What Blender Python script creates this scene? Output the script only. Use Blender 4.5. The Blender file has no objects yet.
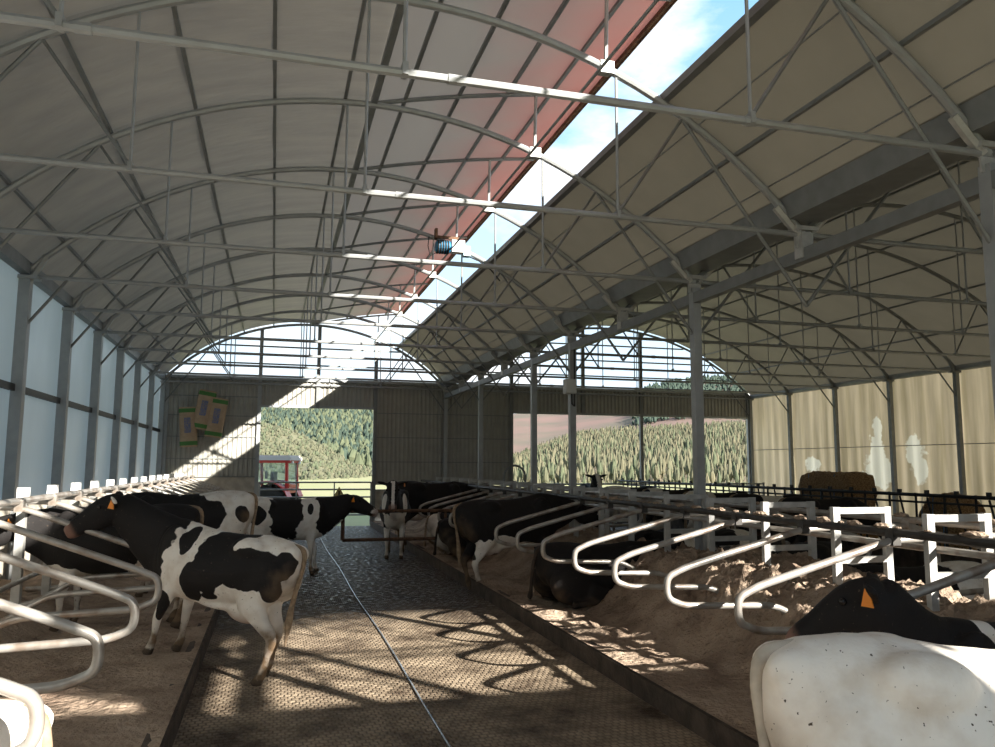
import bpy, bmesh, math, random
import numpy as np
from mathutils import Vector, Matrix, noise
random.seed(7)
sc = bpy.context.scene
COL = sc.collection
R = math.radians

# ------------------------------------------------------------------ camera
yaw, pitch, roll, CAMZ = .2749, .1160, .0046, 2.1
fw = Vector((math.sin(yaw)*math.cos(pitch), math.cos(yaw)*math.cos(pitch), math.sin(pitch)))
rt = Vector((math.cos(yaw), -math.sin(yaw), 0)); up = rt.cross(fw)
rt2 = rt*math.cos(roll)+up*math.sin(roll); up2 = up*math.cos(roll)-rt*math.sin(roll)
cam = bpy.data.cameras.new('camera'); cam.sensor_width = 36; cam.lens = 788.38*36/995
cam.clip_end = 3000; cam.clip_start = .05
camo = bpy.data.objects.new('camera', cam); COL.objects.link(camo)
m = Matrix((rt2, up2, -fw)).transposed().to_4x4(); m.translation = (0, 0, CAMZ)
camo.matrix_world = m; sc.camera = camo

# ------------------------------------------------------------------ world, sun, exposure
SUN = Vector((-.66, .95, -.50)).normalized()
sun = bpy.data.lights.new('sun', 'SUN'); sun.energy = 15.5; sun.angle = R(.55); sun.color = (1, .94, .84)
suno = bpy.data.objects.new('sun', sun); COL.objects.link(suno)
suno.rotation_euler = SUN.to_track_quat('-Z', 'Y').to_euler()
w = bpy.data.worlds.new('sky'); sc.world = w; w.use_nodes = True
nt = w.node_tree; nt.nodes.clear()
def N(t, **k):
    n = nt.nodes.new(t)
    for a, b in k.items(): setattr(n, a, b)
    return n
tc = N('ShaderNodeTexCoord'); sx = N('ShaderNodeSeparateXYZ'); nt.links.new(tc.outputs['Generated'], sx.inputs[0])
rp = N('ShaderNodeValToRGB'); nt.links.new(sx.outputs['Z'], rp.inputs[0])
rp.color_ramp.elements[0].position = .0; rp.color_ramp.elements[0].color = (.78, .9, 1, 1)
rp.color_ramp.elements[1].position = .55; rp.color_ramp.elements[1].color = (.24, .50, .80, 1)
e = rp.color_ramp.elements.new(.22); e.color = (.56, .78, .95, 1)
mp = N('ShaderNodeMapping'); mp.inputs['Scale'].default_value = (1.0, 1.0, 2.2); mp.inputs['Location'].default_value = (.35, .1, .3)
nt.links.new(tc.outputs['Generated'], mp.inputs[0])
nz = N('ShaderNodeTexNoise'); nz.inputs['Scale'].default_value = 3.2; nz.inputs['Detail'].default_value = 8; nz.inputs['Roughness'].default_value = .55
nt.links.new(mp.outputs[0], nz.inputs['Vector'])
cr = N('ShaderNodeValToRGB'); nt.links.new(nz.outputs['Fac'], cr.inputs[0])
cr.color_ramp.elements[0].position = .47; cr.color_ramp.elements[1].position = .62
mx = N('ShaderNodeMix', data_type='RGBA'); nt.links.new(cr.outputs[0], mx.inputs['Factor'])
nt.links.new(rp.outputs[0], mx.inputs['A']); mx.inputs['B'].default_value = (1.0, 1.0, 1.0, 1)
bg = N('ShaderNodeBackground'); bg.inputs['Strength'].default_value = 1.25
nt.links.new(mx.outputs['Result'], bg.inputs[0])
wo = N('ShaderNodeOutputWorld'); nt.links.new(bg.outputs[0], wo.inputs[0])
vs = sc.view_settings; vs.view_transform = 'Standard'; vs.look = 'None'; vs.gamma = 1; vs.exposure = .27
vs.use_curve_mapping = False
sc.cycles.use_denoising = True
sc.cycles.max_bounces = 7; sc.cycles.diffuse_bounces = 4; sc.cycles.transmission_bounces = 6
sc.cycles.sample_clamp_indirect = 6
sc.cycles.use_adaptive_sampling = True; sc.cycles.adaptive_threshold = .04; sc.cycles.adaptive_min_samples = 32

# ------------------------------------------------------------------ materials
MATS = {}
def mat(name, col, rough=.6, metal=0, var=.0, scale=6, col2=None, bump=0, bscale=20, trans=0, tcol=None, stretch=(1, 1, 1), spec=.4, detail=5, lo=.35, hi=.65):
    if name in MATS: return MATS[name]
    M = bpy.data.materials.new(name); M.use_nodes = True; t = M.node_tree
    P = t.nodes['Principled BSDF']; O = t.nodes['Material Output']
    P.inputs['Roughness'].default_value = rough; P.inputs['Metallic'].default_value = metal
    P.inputs['Specular IOR Level'].default_value = spec
    c = (*col, 1); P.inputs['Base Color'].default_value = c
    def new(x): return t.nodes.new(x)
    L = t.links.new
    tc = new('ShaderNodeTexCoord'); mp = new('ShaderNodeMapping'); mp.inputs['Scale'].default_value = stretch
    L(tc.outputs['Object'], mp.inputs[0])
    colout = None
    if var or col2:
        nz = new('ShaderNodeTexNoise'); nz.inputs['Scale'].default_value = scale; nz.inputs['Detail'].default_value = detail
        L(mp.outputs[0], nz.inputs['Vector'])
        r = new('ShaderNodeValToRGB'); L(nz.outputs['Fac'], r.inputs[0])
        b = col2 if col2 else tuple(max(0, x*(1-var)) for x in col)
        r.color_ramp.elements[0].position = lo; r.color_ramp.elements[0].color = (*b, 1)
        r.color_ramp.elements[1].position = hi; r.color_ramp.elements[1].color = c
        L(r.outputs[0], P.inputs['Base Color']); colout = r.outputs[0]
    if bump:
        n2 = new('ShaderNodeTexNoise'); n2.inputs['Scale'].default_value = bscale; n2.inputs['Detail'].default_value = 6
        L(mp.outputs[0], n2.inputs['Vector'])
        bp = new('ShaderNodeBump'); bp.inputs['Strength'].default_value = bump; bp.inputs['Distance'].default_value = .03
        L(n2.outputs['Fac'], bp.inputs['Height']); L(bp.outputs[0], P.inputs['Normal'])
    if trans:
        T = new('ShaderNodeBsdfTranslucent'); T.inputs[0].default_value = (*(tcol or col), 1)
        if bump: L(bp.outputs[0], T.inputs['Normal'])
        if colout and not tcol: L(colout, T.inputs[0])
        X = new('ShaderNodeMixShader'); X.inputs[0].default_value = trans
        L(P.outputs[0], X.inputs[1]); L(T.outputs[0], X.inputs[2]); L(X.outputs[0], O.inputs[0])
    MATS[name] = M; return M

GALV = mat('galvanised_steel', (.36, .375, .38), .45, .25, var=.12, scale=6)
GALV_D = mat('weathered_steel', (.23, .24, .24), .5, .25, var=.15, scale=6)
PIPE = mat('stall_pipe_steel', (.43, .41, .38), .38, .45, scale=5, col2=(.27, .22, .18), detail=8, lo=.36, hi=.56)
POSTW = mat('zinc_post', (.5, .5, .48), .45, .25, var=.25, scale=8)
DARKRAIL = mat('dark_rail_paint', (.07, .065, .06), .55, .3, var=.4, scale=9)
BLACKM = mat('black_barrier_steel', (.035, .036, .04), .5, .4, var=.3)
RUST = mat('rusty_steel', (.19, .105, .06), .8, .2, scale=14, col2=(.08, .045, .03))
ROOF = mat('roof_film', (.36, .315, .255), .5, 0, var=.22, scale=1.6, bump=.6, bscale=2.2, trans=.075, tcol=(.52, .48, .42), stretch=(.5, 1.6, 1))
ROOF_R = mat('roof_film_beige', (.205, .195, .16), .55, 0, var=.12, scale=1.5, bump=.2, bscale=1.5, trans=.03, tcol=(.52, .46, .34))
WALLSHEET = mat('pale_polycarbonate', (.55, .60, .62), .35, 0, var=.1, scale=2, bump=.1, bscale=3, trans=.27, tcol=(.60, .69, .76), stretch=(1, 1, .3))
CORR = mat('grey_corrugated_steel', (.38, .37, .33), .5, .15, var=.12, scale=3)
CONC = mat('pale_concrete', (.50, .46, .39), .9, 0, var=.3, scale=4, bump=.3, bscale=30)
CONC_D = mat('dirty_concrete', (.10, .075, .058), .85, 0, var=.5, scale=5, bump=.5, bscale=25)
WHITE = mat('white_plastic', (.78, .78, .76), .4)
BLUE = mat('blue_motor_paint', (.03, .22, .42), .35)
BLACKP = mat('black_plastic', (.02, .02, .02), .5)
RED = mat('red_tractor_paint', (.50, .035, .03), .35, 0, var=.25, scale=4)
GLASS = mat('cab_glass', (.75, .85, .85), .05, 0, trans=.0)
gp = GLASS.node_tree.nodes['Principled BSDF']; gp.inputs['Transmission Weight'].default_value = .9; gp.inputs['IOR'].default_value = 1.05
RUBBER = mat('black_rubber', (.022, .021, .02), .85, 0, var=.3, scale=20)
GRASS = mat('field_grass', (.24, .25, .11), .95, 0, scale=.15, col2=(.30, .27, .15), bump=.4, bscale=3)
KRAFT = mat('brown_paper', (.46, .33, .22), .8, 0, var=.15, scale=8)
GREENP = mat('green_print', (.07, .2, .05), .7)
BLUEP = mat('blue_print', (.10, .15, .32), .7, 0, scale=30, col2=(.30, .24, .2))
STRAW = mat('straw', (.44, .28, .14), .95, 0, scale=25, col2=(.13, .07, .03), bump=.9, bscale=40, stretch=(1, 1, 2.5), detail=8)
TAGO = mat('orange_tag', (.85, .28, .03), .5)
TAGY = mat('yellow_tag', (.85, .65, .03), .5)

def film_red():
    M = bpy.data.materials.new('red_tinted_flap_film'); M.use_nodes = True; t = M.node_tree; L = t.links.new
    P = t.nodes['Principled BSDF']; O = t.nodes['Material Output']; P.inputs['Roughness'].default_value = .55
    tc = t.nodes.new('ShaderNodeTexCoord'); s = t.nodes.new('ShaderNodeSeparateXYZ'); L(tc.outputs['Object'], s.inputs[0])
    nz = t.nodes.new('ShaderNodeTexNoise'); nz.inputs['Scale'].default_value = 1.2; nz.inputs['Detail'].default_value = 5
    L(tc.outputs['Object'], nz.inputs['Vector'])
    a = t.nodes.new('ShaderNodeMath'); a.operation = 'MULTIPLY_ADD'; L(nz.outputs['Fac'], a.inputs[0]); a.inputs[1].default_value = 1.3; L(s.outputs['X'], a.inputs[2])
    mr = t.nodes.new('ShaderNodeMapRange'); L(a.outputs[0], mr.inputs[0]); mr.inputs[1].default_value = 2.9; mr.inputs[2].default_value = 4.9
    r = t.nodes.new('ShaderNodeValToRGB'); L(mr.outputs[0], r.inputs[0])
    r.color_ramp.elements[0].color = (.40, .36, .32, 1); r.color_ramp.elements[1].color = (.58, .24, .21, 1)
    L(r.outputs[0], P.inputs['Base Color'])
    T = t.nodes.new('ShaderNodeBsdfTranslucent'); L(r.outputs[0], T.inputs[0])
    X = t.nodes.new('ShaderNodeMixShader'); X.inputs[0].default_value = .15
    L(P.outputs[0], X.inputs[1]); L(T.outputs[0], X.inputs[2]); L(X.outputs[0], O.inputs[0])
    return M
FLAPM = film_red()

CURTAIN_SUN_SPOTS = ((20.95, 2.4, .42, .75), (20.9, 3.25, .2, .4), (20.9, 1.9, .7, .45), (19.45, 2.6, .32, .45), (19.25, 2.1, .36, .45), (24.1, 2.2, .4, .3))
def curtain_mat():
    # woven side curtain, with ragged sunlit patches painted into its colour
    M = bpy.data.materials.new('woven_side_curtain'); M.use_nodes = True; t = M.node_tree; L = t.links.new
    P = t.nodes['Principled BSDF']; O = t.nodes['Material Output']; P.inputs['Roughness'].default_value = .8
    tc = t.nodes.new('ShaderNodeTexCoord')
    mp = t.nodes.new('ShaderNodeMapping'); mp.inputs['Scale'].default_value = (1, 3, .25); L(tc.outputs['Object'], mp.inputs[0])
    nz = t.nodes.new('ShaderNodeTexNoise'); nz.inputs['Scale'].default_value = 1.6; nz.inputs['Detail'].default_value = 6; L(mp.outputs[0], nz.inputs['Vector'])
    r = t.nodes.new('ShaderNodeValToRGB'); L(nz.outputs['Fac'], r.inputs[0])
    r.color_ramp.elements[0].position = .3; r.color_ramp.elements[0].color = (.42, .36, .24, 1)
    r.color_ramp.elements[1].position = .7; r.color_ramp.elements[1].color = (.66, .57, .42, 1)
    last = r.outputs[0]
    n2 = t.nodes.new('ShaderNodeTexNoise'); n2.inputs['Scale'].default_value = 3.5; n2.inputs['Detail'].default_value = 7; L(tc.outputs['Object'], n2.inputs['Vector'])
    for (cy, cz, ry, rz) in CURTAIN_SUN_SPOTS:
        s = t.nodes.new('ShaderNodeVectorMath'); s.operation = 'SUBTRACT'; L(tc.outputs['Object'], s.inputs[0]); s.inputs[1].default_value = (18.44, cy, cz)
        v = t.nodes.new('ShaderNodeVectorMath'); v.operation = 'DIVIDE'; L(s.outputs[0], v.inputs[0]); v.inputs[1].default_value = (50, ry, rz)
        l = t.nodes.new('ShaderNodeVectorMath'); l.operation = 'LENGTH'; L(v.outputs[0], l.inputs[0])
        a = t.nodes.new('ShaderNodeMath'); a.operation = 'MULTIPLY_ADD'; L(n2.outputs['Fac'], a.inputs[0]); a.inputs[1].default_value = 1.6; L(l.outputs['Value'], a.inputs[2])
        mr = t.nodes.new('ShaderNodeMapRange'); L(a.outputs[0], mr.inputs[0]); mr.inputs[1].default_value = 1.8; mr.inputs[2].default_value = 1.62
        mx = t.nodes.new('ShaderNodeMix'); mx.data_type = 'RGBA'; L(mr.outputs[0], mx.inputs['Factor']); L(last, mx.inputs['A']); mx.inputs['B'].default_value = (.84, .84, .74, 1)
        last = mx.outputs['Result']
    L(last, P.inputs['Base Color'])
    T = t.nodes.new('ShaderNodeBsdfTranslucent'); L(last, T.inputs[0])
    X = t.nodes.new('ShaderNodeMixShader'); X.inputs[0].default_value = .14
    L(P.outputs[0], X.inputs[1]); L(T.outputs[0], X.inputs[2]); L(X.outputs[0], O.inputs[0])
    return M
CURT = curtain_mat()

def alley_mat():
    M = bpy.data.materials.new('grooved_wet_alley'); M.use_nodes = True; t = M.node_tree; L = t.links.new
    P = t.nodes['Principled BSDF']; P.inputs['Specular IOR Level'].default_value = .3; tc = t.nodes.new('ShaderNodeTexCoord')
    n1 = t.nodes.new('ShaderNodeTexNoise'); n1.inputs['Scale'].default_value = 1.3; n1.inputs['Detail'].default_value = 10; n1.inputs['Roughness'].default_value = .72
    L(tc.outputs['Object'], n1.inputs['Vector'])
    r = t.nodes.new('ShaderNodeValToRGB'); L(n1.outputs['Fac'], r.inputs[0])
    r.color_ramp.elements[0].position = .36; r.color_ramp.elements[0].color = (.065, .046, .033, 1)
    r.color_ramp.elements[1].position = .62; r.color_ramp.elements[1].color = (.43, .345, .25, 1)
    # grooves: a lattice of small pads
    nd = t.nodes.new('ShaderNodeTexNoise'); nd.inputs['Scale'].default_value = 9; nd.inputs['Detail'].default_value = 3; L(tc.outputs['Object'], nd.inputs['Vector'])
    vd = t.nodes.new('ShaderNodeVectorMath'); vd.operation = 'MULTIPLY_ADD'; L(nd.outputs['Color'], vd.inputs[0]); vd.inputs[1].default_value = (.035, .035, 0); L(tc.outputs['Object'], vd.inputs[2])
    br = t.nodes.new('ShaderNodeTexBrick'); L(vd.outputs[0], br.inputs['Vector']); br.inputs['Scale'].default_value = 1
    br.inputs['Brick Width'].default_value = .062; br.inputs['Row Height'].default_value = .066; br.inputs['Mortar Size'].default_value = .013; br.inputs['Mortar Smooth'].default_value = 1
    br.offset = .5
    mx = t.nodes.new('ShaderNodeMix'); mx.data_type = 'RGBA'; mf = t.nodes.new('ShaderNodeMath'); mf.operation = 'MULTIPLY'; L(br.outputs['Fac'], mf.inputs[0]); L(n1.outputs['Fac'], mf.inputs[1]); L(mf.outputs[0], mx.inputs['Factor']); L(r.outputs[0], mx.inputs['A']); mx.inputs['B'].default_value = (.085, .062, .043, 1)
    ALLEY_BASE = mx.outputs['Result']
    n2 = t.nodes.new('ShaderNodeTexNoise'); n2.inputs['Scale'].default_value = 14; n2.inputs['Detail'].default_value = 6; L(tc.outputs['Object'], n2.inputs['Vector'])
    m1 = t.nodes.new('ShaderNodeMath'); m1.operation = 'SUBTRACT'; L(n2.outputs['Fac'], m1.inputs[0]); 
    m0 = t.nodes.new('ShaderNodeMath'); m0.operation = 'MULTIPLY'; L(br.outputs['Fac'], m0.inputs[0]); m0.inputs[1].default_value = .4; L(m0.outputs[0], m1.inputs[1])
    b = t.nodes.new('ShaderNodeBump'); b.inputs['Strength'].default_value = .9; b.inputs['Distance'].default_value = .035; L(m1.outputs[0], b.inputs['Height']); L(b.outputs[0], P.inputs['Normal'])
    # wetter towards the far door: dung water left by the scraper
    s = t.nodes.new('ShaderNodeSeparateXYZ'); L(tc.outputs['Object'], s.inputs[0])
    mr = t.nodes.new('ShaderNodeMapRange'); L(s.outputs['Y'], mr.inputs[0]); mr.inputs[1].default_value = 10; mr.inputs[2].default_value = 12.5; mr.inputs[3].default_value = .6; mr.inputs[4].default_value = .27
    wt = t.nodes.new('ShaderNodeMapRange'); L(s.outputs['Y'], wt.inputs[0]); wt.inputs[1].default_value = 10.3; wt.inputs[2].default_value = 12.5; wt.inputs[3].default_value = 0; wt.inputs[4].default_value = .72
    wm = t.nodes.new('ShaderNodeMix'); wm.data_type = 'RGBA'; L(wt.outputs[0], wm.inputs['Factor']); L(ALLEY_BASE, wm.inputs['A']); wm.inputs['B'].default_value = (.03, .024, .02, 1)   # soaked with slurry
    L(wm.outputs['Result'], P.inputs['Base Color'])
    np_ = t.nodes.new('ShaderNodeTexNoise'); np_.inputs['Scale'].default_value = 11; np_.inputs['Detail'].default_value = 5; L(tc.outputs['Object'], np_.inputs['Vector'])
    pr = t.nodes.new('ShaderNodeMapRange'); L(np_.outputs['Fac'], pr.inputs[0]); pr.inputs[1].default_value = .5; pr.inputs[2].default_value = .6     # small puddles
    pm = t.nodes.new('ShaderNodeMath'); pm.operation = 'MULTIPLY'; L(pr.outputs[0], pm.inputs[0]); L(wt.outputs[0], pm.inputs[1])
    ro = t.nodes.new('ShaderNodeMapRange'); L(pm.outputs[0], ro.inputs[0]); ro.inputs[3].default_value = .62; ro.inputs[4].default_value = .08; L(ro.outputs[0], P.inputs['Roughness'])
    sp = t.nodes.new('ShaderNodeMapRange'); L(pm.outputs[0], sp.inputs[0]); sp.inputs[3].default_value = .08; sp.inputs[4].default_value = .6; L(sp.outputs[0], P.inputs['Specular IOR Level'])
    return M
ALLEY = alley_mat()

def sand_mat():
    M = bpy.data.materials.new('bedding_sand'); M.use_nodes = True; t = M.node_tree; L = t.links.new
    P = t.nodes['Principled BSDF']; P.inputs['Roughness'].default_value = .95; P.inputs['Specular IOR Level'].default_value = .1
    tc = t.nodes.new('ShaderNodeTexCoord')
    n1 = t.nodes.new('ShaderNodeTexNoise'); n1.inputs['Scale'].default_value = 2.2; n1.inputs['Detail'].default_value = 9; L(tc.outputs['Object'], n1.inputs['Vector'])
    r = t.nodes.new('ShaderNodeValToRGB'); L(n1.outputs['Fac'], r.inputs[0])
    r.color_ramp.elements[0].position = .33; r.color_ramp.elements[0].color = (.22, .16, .12, 1)
    r.color_ramp.elements[1].position = .6; r.color_ramp.elements[1].color = (.40, .31, .235, 1)
    n3 = t.nodes.new('ShaderNodeTexNoise'); n3.inputs['Scale'].default_value = 9; n3.inputs['Detail'].default_value = 3; L(tc.outputs['Object'], n3.inputs['Vector'])
    r3 = t.nodes.new('ShaderNodeValToRGB'); L(n3.outputs['Fac'], r3.inputs[0]); r3.color_ramp.elements[0].position = .64; r3.color_ramp.elements[1].position = .80
    mx = t.nodes.new('ShaderNodeMix'); mx.data_type = 'RGBA'; L(r3.outputs[0], mx.inputs['Factor']); L(r.outputs[0], mx.inputs['A']); mx.inputs['B'].default_value = (.13, .09, .065, 1)
    L(mx.outputs['Result'], P.inputs['Base Color'])
    n2 = t.nodes.new('ShaderNodeTexNoise'); n2.inputs['Scale'].default_value = 16; n2.inputs['Detail'].default_value = 9; L(tc.outputs['Object'], n2.inputs['Vector'])
    b = t.nodes.new('ShaderNodeBump'); b.inputs['Strength'].default_value = 1; b.inputs['Distance'].default_value = .07; L(n2.outputs['Fac'], b.inputs['Height']); L(b.outputs[0], P.inputs['Normal'])
    return M
SAND = sand_mat()

# ------------------------------------------------------------------ mesh helpers
class MB:
    def __init__(s): s.v = []; s.f = []; s.mi = []; s.cur = 0
    def add(s, vs, fs):
        o = len(s.v); s.v += [tuple(v) for v in vs]; s.f += [tuple(i+o for i in f) for f in fs]; s.mi += [s.cur]*len(fs); return s
    def box(s, a, b):
        (x0, y0, z0), (x1, y1, z1) = a, b
        x0, x1 = min(x0, x1), max(x0, x1); y0, y1 = min(y0, y1), max(y0, y1); z0, z1 = min(z0, z1), max(z0, z1)
        return s.add([(x0, y0, z0), (x1, y0, z0), (x1, y1, z0), (x0, y1, z0), (x0, y0, z1), (x1, y0, z1), (x1, y1, z1), (x0, y1, z1)],
                     [(0, 3, 2, 1), (4, 5, 6, 7), (0, 1, 5, 4), (1, 2, 6, 5), (2, 3, 7, 6), (3, 0, 4, 7)])
    def cbox(s, c, d): return s.box((c[0]-d[0]/2, c[1]-d[1]/2, c[2]-d[2]/2), (c[0]+d[0]/2, c[1]+d[1]/2, c[2]+d[2]/2))
    def tube(s, pts, r, n=8, closed=False, twist=0, ry=None):
        pts = [Vector(p) for p in pts]; k = len(pts)
        rs = r if isinstance(r, (list, tuple)) else [r]*k
        T = []
        for i in range(k):
            a = pts[i-1] if (i > 0 or closed) else pts[i]; b = pts[(i+1) % k] if (i < k-1 or closed) else pts[i]
            T.append((b-a).normalized())
        u = T[0].orthogonal().normalized() if abs(T[0].z) > .95 else Vector((0, 0, 1)).cross(T[0]).normalized()
        vs = []
        for i in range(k):
            u = (u-T[i]*u.dot(T[i])).normalized(); w_ = T[i].cross(u)
            for j in range(n):
                a = 2*math.pi*j/n+twist
                vs.append(pts[i]+u*math.cos(a)*rs[i]+w_*math.sin(a)*rs[i]*(ry or 1))
        fs = []
        for i in range(k if closed else k-1):
            i2 = (i+1) % k
            for j in range(n): fs.append((i*n+j, i*n+(j+1) % n, i2*n+(j+1) % n, i2*n+j))
        if not closed: fs += [tuple(range(n-1, -1, -1)), tuple((k-1)*n+j for j in range(n))]
        return s.add(vs, fs)
    def bar(s, a, b, wd): return s.tube([a, b], wd*.7071, 4, twist=math.pi/4)
    def lathe(s, prof, c, axis='Z', n=20):
        vs = []; k = len(prof)
        for (r, h) in prof:
            for j in range(n):
                a = 2*math.pi*j/n; p = (r*math.cos(a), r*math.sin(a), h)
                if axis == 'X': p = (p[2], p[0], p[1])
                if axis == 'Y': p = (p[0], p[2], p[1])
                vs.append((p[0]+c[0], p[1]+c[1], p[2]+c[2]))
        fs = [(i*n+j, i*n+(j+1) % n, (i+1)*n+(j+1) % n, (i+1)*n+j) for i in range(k-1) for j in range(n)]
        fs += [tuple(range(n-1, -1, -1)), tuple((k-1)*n+j for j in range(n))]
        return s.add(vs, fs)
    def grid(s, P):
        nr, nc = len(P), len(P[0])
        return s.add([p for r in P for p in r], [(i*nc+j, i*nc+j+1, (i+1)*nc+j+1, (i+1)*nc+j) for i in range(nr-1) for j in range(nc-1)])
    def build(s, name, mats, parent=None, smooth=False):
        me = bpy.data.meshes.new(name); me.from_pydata(s.v, [], s.f)
        ms = mats if isinstance(mats, (list, tuple)) else [mats]
        for x in ms: me.materials.append(x)
        if len(ms) > 1: me.polygons.foreach_set('material_index', s.mi)
        if smooth: me.polygons.foreach_set('use_smooth', [True]*len(me.polygons))
        bm = bmesh.new(); bm.from_mesh(me); bmesh.ops.recalc_face_normals(bm, faces=bm.faces); bm.to_mesh(me); bm.free()
        if smooth:
            try: me.set_sharp_from_angle(angle=R(40))
            except Exception: pass
        o = bpy.data.objects.new(name, me); COL.objects.link(o); o.parent = parent
        return o
def tag(o, label=None, cat=None, group=None, kind=None):
    for k, v in (('label', label), ('category', cat), ('group', group), ('kind', kind)):
        if v: o[k] = v
    return o
def empty(name, loc=(0, 0, 0), rz=0):
    o = bpy.data.objects.new(name, None); COL.objects.link(o); o.location = loc; o.rotation_euler = (0, 0, rz); o.empty_display_size = .2
    return o
def dup(o, parent=None, loc=None):
    c = o.copy(); COL.objects.link(c); c.parent = parent
    if loc is not None: c.location = loc
    for ch in list(o.children): dup(ch, c)
    return c
def bend(pts, r, n=5):
    """polyline with rounded corners"""
    out = [Vector(pts[0])]
    for i in range(1, len(pts)-1):
        a, b, c = Vector(pts[i-1]), Vector(pts[i]), Vector(pts[i+1])
        d1 = (a-b); d2 = (c-b); l = min(r, d1.length*.48, d2.length*.48)
        p, q = b+d1.normalized()*l, b+d2.normalized()*l
        for k in range(n+1):
            t = k/n; out.append(p.lerp(b, t).lerp(b.lerp(q, t), t))
    out.append(Vector(pts[-1])); return out

# ------------------------------------------------------------------ plan of the barn (metres)
XL, XC, XR = -3.61, 5.88, 18.44      # left wall, middle column line, right wall
S = 2.5; Y0 = 5.1745
YK = lambda k: Y0+S*k
KF, KB = -3, 9                       # first and last frame
YF, YB = YK(KF), YK(KB)
ZE = 4.8
KERB_R, KERB_L, BED = 3.31, -.67, .2
def arch_fn(x0, x1, rise):
    h = (x1-x0)/2; r = (h*h+rise*rise)/(2*rise); c = (x0+x1)/2
    return lambda x: ZE+math.sqrt(max(0, r*r-(x-c)**2))-(r-rise)
ARL = arch_fn(XL, XC, 2.1); ARR = arch_fn(XC, XR, 2.55)
HINGE, SILL = 1.13, 4.12
def FLAP(x):                         # the raised roof flap, hinged at the ridge
    t = (x-HINGE)/(4.27-HINGE); return 6.92+.78*t-.24*t*t

# ------------------------------------------------------------------ floor
fl = tag(MB().box((KERB_L-.02, YF-.2, -.25), (KERB_R+.02, YB+.3, 0)).build('floor', ALLEY), 'dark wet grooved concrete alley between the two stall rows', kind='structure')
tag(MB().box((8.05, YF-.2, -.25), (12.3, YB+.3, .0)).build('floor', ALLEY), 'dark feeding alley behind the facing stalls', kind='structure')
tag(MB().box((12.3, YF-.2, -.25), (XR, YB+.3, .05)).build('floor', CONC), 'pale concrete feed passage by the curtain wall', kind='structure')
def lump(x, y, f, seed=0): return noise.noise(Vector((x*f+seed, y*f-seed, seed*.37)))
def smooth(a, b, x):
    t = min(1, max(0, (x-a)/(b-a))); return t*t*(3-2*t)
def bed_right(x, y):
    crest = .62+.12*lump(x*.3, y, .45, 3)+.16*smooth(11, 8, y)
    start = 4.35+.25*lump(x*.2, y, .8, 9)
    up_ = smooth(start-.35, 5.25, x)*(1-smooth(6.0, 7.15, x))
    edge = smooth(KERB_R, KERB_R+.1, x)*(1-smooth(7.95, 8.05, x))
    n = .05*lump(x, y, 1.7, 1)+.03*lump(x, y, 4.3, 2)
    rough = min(1, up_*2.2)*(.08*lump(x, y, 4.5, 5)+.10*max(0, lump(x, y, 9, 6))+.07*lump(x, y, 15, 8))
    return BED+edge*(n+.02*lump(x, y, 10, 4))+up_*crest+rough
def bed_left(x, y):
    e_ = (1-smooth(KERB_L-.1, KERB_L, x))
    up_ = 1-smooth(-3.0, -2.2, x)
    return BED+e_*(.035*lump(x, y, 1.6, 11)+.025*lump(x, y, 4, 12)+.012*lump(x, y, 10, 13))+up_*(.32+.1*lump(x, y, 1.1, 14)+.05*lump(x, y, 6, 15))
def bed(name, x0, x1, fn, lab, near=.045):
    b = MB(); nx = int((x1-x0)/near)
    ys = []; y = 1.5
    while y < YB: ys.append(y); y += near if y < 13 else near*2.2
    ys = [YF]+ys+[YB]
    xs = [x0+(x1-x0)*i/nx for i in range(nx+1)]
    b.grid([[(x, yy, fn(x, yy)) for x in xs] for yy in ys])
    o = b.build(name, SAND, smooth=False); o.data.polygons.foreach_set('use_smooth', [True]*len(o.data.polygons))
    return tag(o, lab, 'sand', kind='stuff')
bed('bedding_sand', KERB_R+.002, 8.05, bed_right, 'heaped brown bedding sand under the facing stall rows')
bed('bedding_sand', XL+.1, KERB_L-.002, bed_left, 'trodden brown bedding sand in the stalls by the pale wall')
for n_, (x0, x1) in enumerate(((KERB_R-.02, KERB_R+.13), (KERB_L-.13, KERB_L+.02), (7.92, 8.07))):
    tag(MB().box((x0, YF, -.2), (x1, YB, BED-.015)).build('trim_%d' % (n_+1), CONC_D), 'dung-stained concrete kerb along the stall bed', kind='structure')
gnd = MB(); gnd.box((-400, YB+.3, -.6), (700, 900, -.35)); gnd.box((-400, -60, -.6), (XL-.2, YB+.3, -.35)); gnd.box((XR+.2, -60, -.6), (700, YB+.3, -.35)); gnd.box((XL-.2, -60, -.6), (XR+.2, YF-.2, -.35))
tag(gnd.build('ground', GRASS), 'pale dry grass field outside the barn', kind='structure')

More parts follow.
